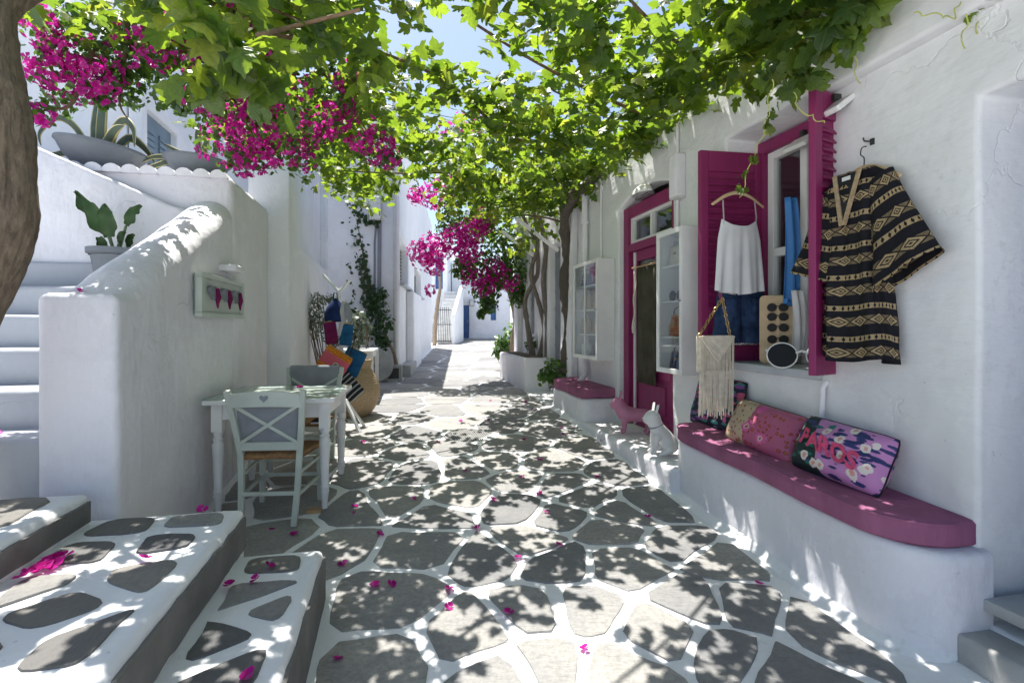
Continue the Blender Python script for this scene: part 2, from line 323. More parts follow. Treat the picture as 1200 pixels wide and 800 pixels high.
def wallgrid(name, mat, s0, s1, z0, z1, thick, openings=(), parent=None, loc=None, rz=None, cell=.16, amp=.008, bev=.02, zf=None, front=None, seed=0):
    """plastered wall in its own frame: x along, y out, z up, with real openings (sa,sb,za,zb,depth,arch)"""
    def cuts(a, b, extra):
        L = sorted(set([a, b]+[e for e in extra if a < e < b])); out = []
        for p, q in zip(L[:-1], L[1:]):
            n = max(1, round((q-p)/cell)); out += [p+(q-p)*i/n for i in range(n)]
        return out+[b]
    xs = cuts(s0, s1, [v for o in openings for v in o[:2]]); zs = cuts(z0, z1, [v for o in openings for v in o[2:4]])
    def depth_at(x, z):
        for o in openings:
            if o[0]-1e-6 <= x <= o[1]+1e-6 and o[2]-1e-6 <= z <= o[3]+1e-6: return o[4]
        return thick
    def arch(x, z):
        d = 0
        for o in openings:
            if len(o) > 5 and o[5] and o[0] <= x <= o[1] and z >= o[3]-1e-6:
                f = max(0, 1-(z-o[3])/.5); u = (x-o[0])/(o[1]-o[0]); d = max(d, o[5]*4*u*(1-u)*f)
        return d
    bm = bmesh.new(); V = {}
    def P(i, j):
        if (i, j) not in V:
            x, z = xs[i], zs[j]; zz = z+arch(x, z)
            if zf: zz = zf(x, zz)
            q = Vector((x*2.1+seed, zz*2.1, seed*1.7)); dv = mnoise.noise_vector(q)*amp + mnoise.noise_vector(q*2.7)*amp*.4
            yy = front(x, zz) if front else 0.0
            V[(i, j)] = bm.verts.new((x+dv.x*.8, yy+dv.y, zz+dv.z*.8))
        return V[(i, j)]
    for i in range(len(xs)-1):
        for j in range(len(zs)-1):
            cx, cz = (xs[i]+xs[i+1])/2, (zs[j]+zs[j+1])/2
            if any(o[0] < cx < o[1] and o[2] < cz < o[3] for o in openings): continue
            bm.faces.new((P(i, j), P(i+1, j), P(i+1, j+1), P(i, j+1)))
    inv = {v: k for k, v in V.items()}
    be = [e for e in bm.edges if len(e.link_faces) == 1]; B = {}
    def back(v):
        if v not in B:
            i, j = inv[v]; d = depth_at(xs[i], zs[j]); B[v] = bm.verts.new((v.co.x, v.co.y-d, v.co.z))
        return B[v]
    for e in be:
        a, b = e.verts; bm.faces.new((a, b, back(b), back(a)))
    o = bmobj(name, bm, mat, parent, loc, rz); o.data.shade_smooth()
    if bev:
        md = o.modifiers.new('Bevel', 'BEVEL'); md.width = bev; md.segments = 3; md.limit_method = 'ANGLE'; md.angle_limit = R(35)
    return o
def roundpoly(poly, n=3):
    """Chaikin corner cutting"""
    for _ in range(n):
        q = []
        for i in range(len(poly)):
            a, b = poly[i], poly[(i+1) % len(poly)]
            q += [(a[0]*.84+b[0]*.16, a[1]*.84+b[1]*.16), (a[0]*.16+b[0]*.84, a[1]*.16+b[1]*.84)]
        poly = q
    return poly
def clip_half(poly, px, py, nx, ny):
    """keep the side where (p-(px,py)).n <= 0"""
    out = []
    for i in range(len(poly)):
        a, b = poly[i], poly[(i+1) % len(poly)]
        da = (a[0]-px)*nx+(a[1]-py)*ny; db = (b[0]-px)*nx+(b[1]-py)*ny
        if da <= 0: out.append(a)
        if (da < 0) != (db < 0) and abs(da-db) > 1e-12:
            t = da/(da-db); out.append((a[0]+(b[0]-a[0])*t, a[1]+(b[1]-a[1])*t))
    return out
def area(p): return .5*abs(sum(p[i][0]*p[(i+1) % len(p)][1]-p[(i+1) % len(p)][0]*p[i][1] for i in range(len(p))))
def resample_wobble(poly, step, amp, seed):
    out = []
    for i in range(len(poly)):
        a, b = poly[i], poly[(i+1) % len(poly)]; L = math.hypot(b[0]-a[0], b[1]-a[1]); n = max(1, int(L/step))
        for k in range(n):
            x, y = a[0]+(b[0]-a[0])*k/n, a[1]+(b[1]-a[1])*k/n
            d = mnoise.noise_vector(Vector((x*6, y*6, seed)))*amp; out.append((x+d.x, y+d.y))
    return out
def voronoi(seeds, bound, gap, k=18):
    cells = []
    S = np.array(seeds)
    for i, (x, y) in enumerate(seeds):
        d = np.hypot(S[:, 0]-x, S[:, 1]-y); nb = np.argsort(d)[1:k+1]; poly = bound(x, y)
        for j in nb:
            dx, dy = S[j, 0]-x, S[j, 1]-y; L = math.hypot(dx, dy); g = gap(x, y)
            mx_, my_ = x+dx/2-dx/L*g, y+dy/2-dy/L*g
            poly = clip_half(poly, mx_, my_, dx/L, dy/L)
            if len(poly) < 3: break
        cells.append(poly)
    return cells
def flagstone(name, poly, zf, mat, parent, proud=.006, deep=.03, seed=0, step=.09, amp=.012, rnd=2):
    poly = resample_wobble(roundpoly(poly, rnd), step, amp, seed)
    cx, cy = sum(p[0] for p in poly)/len(poly), sum(p[1] for p in poly)/len(poly); cz = zf(cx, cy)
    bm = bmesh.new(); n = len(poly)
    top = [bm.verts.new((cx+(x-cx)*.985-cx, cy+(y-cy)*.985-cy, zf(x, y)+proud-cz)) for x, y in poly]
    mid = [bm.verts.new((x-cx, y-cy, zf(x, y)+proud*.35-cz)) for x, y in poly]; lo = [bm.verts.new((x-cx, y-cy, zf(x, y)-deep-cz)) for x, y in poly]
    cen = bm.verts.new((0, 0, proud+.002))
    for i in range(n):
        j = (i+1) % n
        bm.faces.new((cen, top[i], top[j])); bm.faces.new((top[i], mid[i], mid[j], top[j])); bm.faces.new((mid[i], lo[i], lo[j], mid[j]))
    o = bmobj(name, bm, mat, parent, None, None, smooth=25); o.location = (cx, cy, cz); return o
# ================================================================== THE SETTING
RZ_S = TH                      # shop frame: x along wall away, y out to the street
RZ_P = R(12.68)                # faces the camera from the shop wall: x into wall, -y to camera
RZ_F = TH+PI/2                 # left walls facing the camera: x leftwards, y to camera
RZ_R = TH-PI                   # left walls facing the street: x towards camera, y to the street
def lumpbox(name, mat, c, s, parent=None, loc=None, rz=None, cell=.14, amp=.008, bev=.03, seed=0, zf=None):
    bm = bmesh.new(); nx, ny, nz = [max(1, min(60, round(k/cell))) for k in s]
    def face(o, a, b, na, nb):
        g = [[bm.verts.new(Vector(o)+Vector(a)*(i/na)+Vector(b)*(j/nb)) for i in range(na+1)] for j in range(nb+1)]
        for j in range(nb):
            for i in range(na): bm.faces.new((g[j][i], g[j][i+1], g[j+1][i+1], g[j+1][i]))
    x0, y0, z0 = [c[k]-s[k]/2 for k in range(3)]; X, Y, Z = (s[0], 0, 0), (0, s[1], 0), (0, 0, s[2])
    face((x0, y0, z0), X, Z, nx, nz); face((x0, y0+s[1], z0), X, Z, nx, nz); face((x0, y0, z0), Y, Z, ny, nz); face((x0+s[0], y0, z0), Y, Z, ny, nz)
    face((x0, y0, z0), X, Y, nx, ny); face((x0, y0, z0+s[2]), X, Y, nx, ny)
    bmesh.ops.remove_doubles(bm, verts=bm.verts, dist=1e-5)
    for v in bm.verts:
        q = v.co*2.1+Vector((seed, seed*.7, 0)); v.co += mnoise.noise_vector(q)*amp+mnoise.noise_vector(q*2.7)*amp*.4
        if zf: v.co.z = zf(v.co.x, v.co.y, v.co.z)
    o = bmobj(name, bm, mat, parent, loc, rz); o.data.shade_smooth()
    if bev:
        md = o.modifiers.new('Bevel', 'BEVEL'); md.width = bev; md.segments = 3; md.limit_method = 'ANGLE'; md.angle_limit = R(40)
    return o

# ---- street: one painted sheet that follows the slope, flagstones let into it
gx = np.concatenate([np.linspace(-60, -5, 12), np.linspace(-4.5, 4.5, 37), np.linspace(5, 60, 12)])
gy = np.concatenate([np.linspace(-60, -2, 12), np.linspace(-1.5, 13, 59), np.linspace(13.5, 34, 24), np.linspace(40, 160, 10)])
me = bpy.data.meshes.new('street'); nX, nY = len(gx), len(gy)
me.from_pydata([(x, y, G(x, y)+(mnoise.noise(Vector((x*1.5, y*1.5, 0)))*.004 if abs(x) < 5 else 0)) for y in gy for x in gx], [],
               [(j*nX+i, j*nX+i+1, (j+1)*nX+i+1, (j+1)*nX+i) for j in range(nY-1) for i in range(nX-1)]); me.shade_smooth()
street = meobj('street', me, 'mortar'); tag(street, kind='structure')
SEED_PX = [(440,782),(556,742),(592,793),(495,640),(578,652),(455,705),(615,640),(715,620),(735,664),(685,715),(775,742),(815,705),(625,718),(635,780),
 (735,793),(855,768),(872,712),(840,655),(960,738),(920,795),(1165,785),(612,482),(640,484),(625,472),(640,503),(664,497),(695,525),(642,540),(732,552),(612,565),(682,584),
 (772,592),(603,594),(725,603),(467,470),(440,490),(482,489),(485,509),(435,506),(430,521),(482,530),(525,524),(430,552),(490,552),(545,547),(580,540),(460,590),(540,582),
 (517,482),(575,467),(525,467),(600,520),(585,500),(660,605),(390,640),(420,600),(330,628),(340,590),(800,640),(650,660),(510,605),(655,455),(600,458),(560,455),(650,570)]
seeds = [on_ground(*p) for p in SEED_PX]
MAN = on_ground(549, 511)
def in_street(x, y):
    n = (x-S0[0])*NX+(y-S0[1])*NY; s = (x-S0[0])*UX+(y-S0[1])*UY
    m = (x-L0[0])*NX+(y-L0[1])*NY; t = (x-L0[0])*UX+(y-L0[1])*UY
    if y > 34: return False
    if y < 9.4: right = n > .48
    else: right = x < 1.6+.02*y
    if y < 2.55: left = (x+.887)*NX+(y-2.42)*NY < -.05
    elif y < 5: left = m < -.03
    elif y < 9.2: left = m < .0
    else: left = x > -2.06-.1*(y-9.3)+.05
    return right and left
r2 = random.Random(3); tries = 0
while tries < 26000:
    tries += 1; y = r2.uniform(.2, 8) if tries % 2 else r2.uniform(.2, 33); x = r2.uniform(-4.2, 3)
    if not in_street(x, y): continue
    dmin = .50 if y < 9 else .62
    if all((x-a)**2+(y-b)**2 > dmin*dmin for a, b in seeds): seeds.append((x, y))
seeds.append(MAN); man_i = len(seeds)-1
def street_bound(x, y):
    h = .75; p = [(x-h, y-h), (x+h, y-h), (x+h, y+h), (x-h, y+h)]
    if y < 9.4: q = SH(0, .40); p = clip_half(p, q.x, q.y, -NX, -NY)
    if y < 2.5: p = clip_half(p, -.887+.05*.97, 2.42, NX, NY)
    elif y < 5: q = LF(0, -.06); p = clip_half(p, q.x, q.y, NX, NY)
    elif y < 9.2: q = LF(0, .10); p = clip_half(p, q.x, q.y, NX, NY)
    else: p = clip_half(p, -2.06+.1, 9.3, -.995, -.0995)
    return p
cells = voronoi(seeds, street_bound, lambda x, y: .017+.011*(mnoise.noise(Vector((x*1.7, y*1.7, 5)))+.4) if y < 12 else .03)
order = sorted(range(len(cells)), key=lambda i: seeds[i][1]); n_st = 0; far_bm = []
for i in order:
    p = cells[i]
    if i == man_i or len(p) < 3 or area(p) < .012: continue
    mx = r2.uniform(-.03, .03); n_st += 1
    if n_st <= 300: flagstone('flagstone', p, G, 'stone', street, proud=r2.uniform(.003, .009), seed=i*1.37, rnd=1, step=.06, amp=.020)
    else: far_bm.append(resample_wobble(roundpoly(p, 1), .3, .02, i))
if far_bm:
    bm = bmesh.new()
    for p in far_bm:
        prism(bm, p, -.02, .006, G)
    o = bmobj('far_flagstones', bm, 'stone', street); o['kind'] = 'stuff'

# ---- manhole cover
mh = thing('manhole_cover', 'round grey iron manhole cover set into the flagstones', 'manhole cover', (MAN[0], MAN[1], G(*MAN)), 0)
mh.rotation_euler = (R(5), 0, .3)
lathe_bm = bmesh.new(); lathe(lathe_bm, [(.235, -.03), (.235, .006), (.229, .010), (.215, .010), (.213, .006)], 36); bmobj('rim', lathe_bm, 'iron', mh, smooth=30)
bm = bmesh.new(); lathe(bm, [(.208, -.02), (.208, .008)], 36); bmobj('plate', bm, 'iron', mh, smooth=30)
bm = bmesh.new()
for k in range(-9, 10):
    x = k*.021; h = math.sqrt(max(0, .198**2-x*x))
    if h > .02:
        if abs(x) < .03:
            for sgn in (-1, 1): bx(bm, (x, sgn*(h+.04)/2, .011), (.010, h-.04, .006))
        else: bx(bm, (x, 0, .011), (.010, 2*h, .006))
bmobj('tread_ribs', bm, 'iron', mh)

# ---- front steps (three painted steps at the near left)
F0 = (-.887, 2.42)
def FS(t, m, z=0.0): return Vector((F0[0]+UX*t+NX*m, F0[1]+UY*t+NY*m, z))
fs = thing('entrance_steps', 'three broad whitewashed steps with inlaid flagstones and dark grey risers', 'steps', (F0[0], F0[1], 0), TH)
stepdef = [(0.0, 2.9, -2.3, 0.0, .235, 3), (.36, 2.9, -1.12, .07, .425, 5), (.95, 3.3, -2.2, .0, .565, 8)]   # m0,m1,t0,t1,ztop
for k, (m0, m1, t0, t1, zt, sd) in enumerate(stepdef):
    z0 = -.12; st = lumpbox('step', 'mortar', ((t0+t1)/2, (m0+m1)/2, (z0+zt)/2), (t1-t0, m1-m0, zt-z0), fs, cell=.09, amp=.005, bev=.03, seed=sd)
    lowz = [-.04, .235, .425][k]; ta = max(t0, -2.0)+.03; tb = t1-.03
    bm = bmesh.new(); n = 26
    hi = [bm.verts.new((ta+(tb-ta)*i/n, m0-.011+mnoise.noise(Vector((i*.7, sd, 0)))*.003, zt-.030+mnoise.noise(Vector((i*.5, sd, 3)))*.012)) for i in range(n+1)]
    lo = [bm.verts.new((ta+(tb-ta)*i/n, m0-.011+mnoise.noise(Vector((i*.7, sd, 1)))*.003, lowz+(.022 if k else .03)+(G(*FS(ta+(tb-ta)*i/n, 0)[:2]) if k == 0 else 0)+mnoise.noise(Vector((i*.5, sd, 7)))*.008)) for i in range(n+1)]
    hb = [bm.verts.new((v.co.x, v.co.y+.03, v.co.z)) for v in hi]; lb = [bm.verts.new((v.co.x, v.co.y+.03, v.co.z)) for v in lo]
    for i in range(n):
        bm.faces.new((lo[i], lo[i+1], hi[i+1], hi[i])); bm.faces.new((hi[i], hi[i+1], hb[i+1], hb[i])); bm.faces.new((lo[i+1], lo[i], lb[i], lb[i+1]))
    bm.faces.new((lo[0], hi[0], hb[0], lb[0])); bm.faces.new((lo[n], lb[n], hb[n], hi[n]))
    bmobj('riser_panel', bm, 'riser_grey', st, smooth=30)
    mm1 = [.36, .95, 1.9][k]; r3 = random.Random(40+sd); sds = []
    for _ in range(900):
        x, y = r3.uniform(max(t0, -2.0)+.10, t1-.10), r3.uniform(m0+.13, mm1-.10)
        if all(((x-a)*1.0)**2+((y-b)*1.1)**2 > (.19+.05*k)**2 for a, b in sds): sds.append((x, y))
    def bnd(x, y): return [(max(t0, -2.1)+.05, m0+.06), (t1-.05, m0+.06), (t1-.05, mm1-.04), (max(t0, -2.1)+.05, mm1-.04)]
    for q, p in enumerate(voronoi(sds, bnd, lambda x, y: .03)):
        if len(p) >= 3 and area(p) > .01:
            cx = sum(a for a, b in p)/len(p); cy = sum(b for a, b in p)/len(p); f = r3.uniform(.80, .97)
            flagstone('flagstone', [(cx+(a-cx)*f, cy+(b-cy)*f) for a, b in p], lambda x, y, z=zt: z, 'step_stone', st, proud=.008, seed=sd*9+q, step=.05, amp=.026)

# ---- stair flight up between parapet and wall
fl = thing('stair_flight', 'steep whitewashed stair flight rising behind the rounded parapet', 'stairs', LF(0, 0, 0), TH)
for k in range(6):
    z = .775+.19*k; t = .02+.285*k
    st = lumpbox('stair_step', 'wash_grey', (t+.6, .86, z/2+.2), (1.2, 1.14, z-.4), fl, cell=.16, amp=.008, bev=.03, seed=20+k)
# ---- parapet: low front block, rounded sloping rail, tall block with scalloped coping
pp = thing('stair_parapet', 'thick white stair parapet with a rounded sloping rail and tall end block', 'parapet', LF(0, 0, 0), TH)
bm = bmesh.new(); rings = []; NT = 30
for i in range(NT+1):
    t = -.02+1.64*i/NT; zt = float(np.interp(t, [-.02, .10, .22, 1.62], [1.43, 1.435, 1.475, 2.16])); r = .158; ring = []; wr = min(1, max(0, (t-.06)/.22))
    sec = [(0.0, -.02)]+[(0.0, q*(zt-r*.4)) for q in np.linspace(.06, 1, 12)]
    sec += [(wr*(.158-r*math.cos(a))+(1-wr)*.316*k/10, wr*(zt-r*.4+r*.80*math.sin(a))+(1-wr)*(zt-(.012 if k in (0, 10) else 0))) for k, a in enumerate(np.linspace(.15, PI-.15, 11))]+[(.316, q*(zt-r*.4)) for q in np.linspace(1, .06, 12)]+[(.316, -.02)]
    for (m, z) in sec:
        q = Vector((t*2, m*2, z*2)); d = mnoise.noise_vector(q)*.010+mnoise.noise_vector(q*3)*.004; ring.append(bm.verts.new((t, m+d.y, z+d.z)))
    rings.append(ring)
for a, b in zip(rings[:-1], rings[1:]):
    for i in range(len(a)-1): bm.faces.new((a[i], a[i+1], b[i+1], b[i]))
bm.faces.new(rings[0][::-1]); o = bmobj('rail_wall', bm, 'wash', pp); o.data.shade_smooth(); md = o.modifiers.new('Bevel', 'BEVEL'); md.width = .035; md.segments = 3; md.limit_method = 'ANGLE'; md.angle_limit = R(50)
tb = lumpbox('end_block', 'wash', (2.19, 1.12, 1.2), (1.12, 2.25, 2.46), pp, cell=.14, amp=.012, bev=.05, seed=33)
for k in range(13):
    m = .09+k*.118; bm = bmesh.new(); rr = .062
    prof = [(rr*math.cos(a), rr*math.sin(a)) for a in np.linspace(0, PI, 9)]
    a = [bm.verts.new((1.60, m+x, 2.405+y*1.0)) for x, y in prof]; b = [bm.verts.new((1.86, m+x, 2.405+y*.95)) for x, y in prof]
    for i in range(8): bm.faces.new((a[i], a[i+1], b[i+1], b[i]))
    bm.faces.new(a[::-1]); bm.faces.new(b); bm.faces.new((a[0], b[0], b[8], a[8])); o = bmobj('coping_scallop', bm, 'wash', tb, smooth=50)
lumpbox('niche_ledge', 'wash', (1.46, -.05, 1.70), (.24, .12, .05), pp, cell=.06, amp=.004, bev=.015, seed=5)
# ---- sloping wall behind the flight
bw = wallgrid('stair_wall', 'wash', .25, 2.2, 0, 2.13, .12, (), None, LF(1.50, 0, 0), RZ_F, cell=.14, amp=.010, bev=.03, zf=lambda x, z: z if z < .1 else z*(1+max(0, (x-.3)*.44)/2.13), seed=8)
tag(bw, 'plain white garden wall with sloping top behind the potted plant', 'wall')
# ---- upper left house
uh = thing('upper_house', 'tall white house with slate blue shuttered window behind bougainvillea', 'house', LF(2.86, 1.13, 0), 0)
wallgrid('wall', 'wash_far', .13, 4, 0, 5.6, 3.4, (), uh, (0, 0, 0), RZ_F, cell=.4, amp=.012, seed=3)
wallgrid('wall', 'wash_far', -5.2, -.002, 0, 5.598, .12, [(-.80, -.10, 2.35, 3.40, .12)], uh, (0, 0, 0), RZ_R, cell=.3, amp=.010, seed=4)
sh = bmesh.new()
for c, s in (((-.45, -.085, 2.875), (.70, .03, 1.05)),): bx(sh, c, s)
shu = bmobj('shutter', sh, 'slate_blue', uh, None, RZ_R, bevel=.004)
for half in (-.62, -.28):
    for k in range(13):
        bm = bmesh.new(); bx(bm, (half, -.062, 2.50+k*.062), (.24, .012, .045), None); o = bmobj('slat', bm, 'slate_blue', shu); o.rotation_euler = (0, 0, 0)
lumpbox('side_wing', 'wash_far', (2.7, .45, 2.2), (2.0, .9, 4.4), uh, None, RZ_F, cell=.4, amp=.012, seed=6)
# ---- street wall B
sb = thing('street_wall', 'tall white street wall with a ledge behind the olive shrub', 'wall', LF(2.76, -.20, 0), RZ_R)
wallgrid('wall', 'wash_far', -2.92, 0, 0, 3.9, .34, [(-2.80, -.45, 2.13, 3.65, .10)], sb, None, None, cell=.16, amp=.009, bev=.02, seed=12)
bm = bmesh.new(); bx(bm, (-1.62, -.115, 2.9), (2.4, .03, 1.6)); bmobj('recessed_panel', bm, 'wash_far', sb)
bm = bmesh.new(); bx(bm, (-1.45, -.36, 1.9), (2.9, .04, 3.86)); bmobj('rear_face', bm, 'wash_far', sb)
# ---- house D with the meter box
hd = thing('ivy_house', 'pale house front with ivy, meter box and drain pipes', 'house', LF(6.85, -1.26, 0), 0)
wallgrid('wall', 'wash_far', 0, 2.6, 0, 5.3, 2.0, (), hd, (0, 0, 0), RZ_F, cell=.22, amp=.012, bev=.03, seed=14)
# ---- house C with green louvred windows, its front in the street line
dC = math.atan2(1, -.1); RZ_C = dC-PI
hc = thing('louvre_house', 'long white house with two olive louvred windows and a grey door', 'house', (-2.06, 9.34, 0), RZ_C)
cop = [(-1.75, -.12, 2.08, 2.92, .22), (-5.3, -3.1, 2.08, 2.72, .22), (-4.75, -3.55, .36, 1.95, .16)]
wallgrid('wall', 'wash_far', -10.6, -.0, 0, 5.2, 3.0, cop, hc, None, None, cell=.3, amp=.012, bev=.03, seed=15)
for (a, b, z0, z1, d) in cop[:2]:
    w = bmobj('window', bx(bmesh.new(), ((a+b)/2, -.19, (z0+z1)/2), (b-a, .02, z1-z0)), 'olive_paint', hc)
    for k in range(2):
        c = a+(b-a)*(k+.5)/2; ww = (b-a)/2-.06
        for q in range(11): bmobj('slat', bx(bmesh.new(), (c, -.165, z0+.06+q*(z1-z0-.12)/10), (ww, .03, .028)), 'olive_paint', w)
    bmobj('sill', bx(bmesh.new(), ((a+b)/2, .03, z0-.03), (b-a+.12, .12, .05)), 'wash_grey', hc, bevel=.008)
dd = bmobj('door', bx(bmesh.new(), (-4.15, -.13, 1.15), (1.2, .04, 1.6)), 'conduit_grey', hc)
bmobj('plinth', bx(bmesh.new(), (-.75, .10, .38), (1.3, .20, .36)), 'concrete', hc, bevel=.02)
lumpbox('lower_front', 'wash_far', (-2.2, .08, 1.0), (2.0, .16, 2.0), hc, cell=.3, amp=.008, bev=.03, seed=16)
# ---- far stairs with gate and upper blue door
fsx = (-3.45, 22.9)
fst = thing('far_stairs', 'narrow stone stairs climbing behind an iron gate at the street end', 'stairs', (fsx[0], fsx[1], .5), 0)
for k in range(14): bmobj('stair_step', bx(bmesh.new(), (.37, .14+k*.22+1.5, .09+k*.09), (.70, 3.2, .18+k*.18)), 'marble', fst, bevel=.01)
lumpbox('side_wall', 'wash_far', (.82, 2.0, 1.4), (.17, 4.0, 2.9), fst, cell=.4, amp=.008, bev=.03, zf=lambda x, y, z: z if z < .2 else z*(.45+.55*min(1, max(0, y/3.6))), seed=3)
gt = thing('iron_gate', 'dark iron bar gate closing the far stone stairs', 'gate', (fsx[0]+.02, fsx[1]-.05, .5), 0)
for k in range(7): bmobj('bar', tube(bmesh.new(), [(.06+k*.104, 0, .05), (.06+k*.088, 0, 1.62)], .012, 6), 'dark_metal', gt)
for z in (.1, .85, 1.5): bmobj('rail', bx(bmesh.new(), (.37, .03, z), (.70, .03, .035)), 'dark_metal', gt)
ub = thing('upper_far_house', 'white house block above the far stairs with blue door', 'house', (-4.6, 26.6, 0), 0)
wallgrid('wall', 'wash_far', -1.25, .9, 0, 6.0, 4, [(-1.0, -.62, 3.2, 4.9, .12)], ub, None, PI, cell=.6, amp=.012, seed=5)
bmobj('blue_door', bx(bmesh.new(), (.81, .10, 4.05), (.38, .04, 1.7)), 'blue_paint', ub)
bmobj('roof', bx(bmesh.new(), (.17, 2.2, 5.96), (1.95, 3.8, .1)), 'wash_far', ub)
# ---- far house closing the street
fh = thing('far_house', 'far white house closing the street with blue door and small blue window', 'house', (-3.3, 28.0, 0), 0)
fo = [(-.95, -.53, .62, 2.42, .10), (-2.42, -2.13, 1.60, 2.62, .12)]
wallgrid('wall', 'wash_far', -7.5, 0, 0, 4.7, 5, fo, fh, None, PI, cell=.5, amp=.012, bev=.03, seed=21)
dr = bmobj('blue_door', bx(bmesh.new(), (.74, .08, 1.52), (.42, .04, 1.8)), 'blue_paint', fh); bmobj('handle', bx(bmesh.new(), (.88, .05, 1.55), (.03, .03, .12)), 'metal', dr)
bmobj('blue_window', bx(bmesh.new(), (2.275, .09, 2.11), (.29, .04, 1.02)), 'blue_paint', fh)
bmobj('roof', bx(bmesh.new(), (3.75, 2.6, 4.66), (7.3, 4.6, .1)), 'wash_far', fh)
bmobj('doorstep', bx(bmesh.new(), (1.6, -.16, .55), (4.6, .34, .14)), 'concrete', fh, bevel=.01)
mbx = thing('wall_meter_box', 'small grey box on the far house beside its blue door', 'meter box', (-2.18, 27.98, 2.55), 0)
bmobj('case', bx(bmesh.new(), (0, -.06, 0), (.24, .12, .34)), 'conduit_grey', mbx, bevel=.01); bmobj('lid', bx(bmesh.new(), (0, -.125, 0), (.20, .01, .30)), 'conduit', mbx)
sg = thing('round_sign', 'round blue and white sign hanging over the far street', 'sign', (.2, 20.0, 2.9), 0)
M_ = Matrix.Rotation(PI/2, 4, 'X')
bmobj('disc', lathe(bmesh.new(), [(.30, -.02), (.30, .02)], 28, M=M_), 'white_paint', sg); bmobj('blue_ring', lathe(bmesh.new(), [(.30, .022), (.24, .022), (.24, .03), (.30, .03), (.30, .022)], 28, cap=False, M=M_), 'blue_paint', sg)
bmobj('bracket', bx(bmesh.new(), (.85, 0, .1), (1.2, .03, .03)), 'dark_metal', sg)
bl = thing('bar_house', 'white house set back beyond the planter on the right', 'house', (1.35, 14.0, 0), RZ_R+PI)
wallgrid('wall', 'wash_far', 0, 6.5, 0, 4.2, 3, [(1.2, 2.1, .5, 2.5, .1)], bl, None, None, cell=.5, amp=.01, seed=9)
bmobj('door', bx(bmesh.new(), (1.65, -.08, 1.5), (.9, .04, 2.0)), 'slate_blue', bl)

# ================================================================== SHOP
SHOP = SH(0, 0, 0)
shop = thing('shop_house', 'white shop house with magenta door and shuttered window above cushioned benches', 'house', SHOP, RZ_S)
WO = [(-1.95, -.75, .13, 2.18, .30), (0.0, .835, 1.02, 2.57, .345), (1.53, 2.585, .30, 2.47, .16, .10)]
def shop_front(s, z):
    return 0.0
wallgrid('wall', 'wash_rough', -5, 3.62, -.1, 3.25, .36, WO, shop, None, None, cell=.10, amp=.008, bev=.022, front=shop_front, seed=2)
bmobj('roof', bx(bmesh.new(), (-.7, -2.0, 3.2), (8.5, 3.3, .1)), 'wash_far', shop)
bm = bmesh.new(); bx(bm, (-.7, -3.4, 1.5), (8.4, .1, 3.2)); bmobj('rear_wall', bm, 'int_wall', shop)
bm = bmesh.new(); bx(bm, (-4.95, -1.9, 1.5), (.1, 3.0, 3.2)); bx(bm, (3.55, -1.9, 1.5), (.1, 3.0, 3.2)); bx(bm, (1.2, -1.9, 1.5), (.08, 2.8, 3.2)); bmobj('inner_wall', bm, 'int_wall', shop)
bmobj('floor', bx(bmesh.new(), (-.7, -1.9, .24), (8.3, 3.0, .1)), 'concrete', shop)
# soffit ledge above the near wall
lumpbox('cornice', 'wash_rough', (-2.2, .02, 2.885), (4.34, .10, .78), shop, cell=.12, amp=.010, bev=.02, seed=44)
# near door: blue leaf, marble threshold
nd = bmobj('near_door', bx(bmesh.new(), (-1.35, -.325, 1.22), (1.24, .04, 1.98)), 'blue_paint', shop)
for k in range(6): bmobj('door_board', bx(bmesh.new(), (-.86-k*.2, -.295, 1.22), (.19, .02, 1.96)), 'blue_paint', nd, bevel=.005)
bmobj('threshold', bx(bmesh.new(), (-1.36, -.13, .215), (1.16, .32, .045)), 'concrete', shop, bevel=.008)
lumpbox('near_step', 'concrete', (-1.45, .04, .02), (1.36, .22, .20), shop, cell=.2, amp=.004, bev=.015, seed=46)
# window frame and panes
wf = bmobj('window_frame', bx(bx(bx(bmesh.new(), (.03, -.29, 1.79), (.06, .07, 1.53)), (.805, -.29, 1.79), (.06, .07, 1.53)), (.4175, -.29, 2.51), (.72, .07, .08)), 'magenta', shop, bevel=.006)
for c in (.235, .60):
    bm = bmesh.new()
    for dx in (-.145, .145): bx(bm, (c+dx, -.31, 1.755), (.055, .045, 1.43))
    for z in (1.065, 1.78, 2.445): bx(bm, (c, -.31, z), (.235, .045, .055))
    sa = bmobj('sash', bm, 'white_paint', wf, bevel=.005)
    bmobj('pane', bx(bmesh.new(), (c, -.315, 1.42), (.24, .006, .66)), 'glass', sa); bmobj('pane', bx(bmesh.new(), (c, -.315, 2.11), (.24, .006, .60)), 'glass', sa)
bmobj('sill', bx(bmesh.new(), (.4175, -.15, 1.015), (.83, .36, .05)), 'wash_grey', shop, bevel=.012)
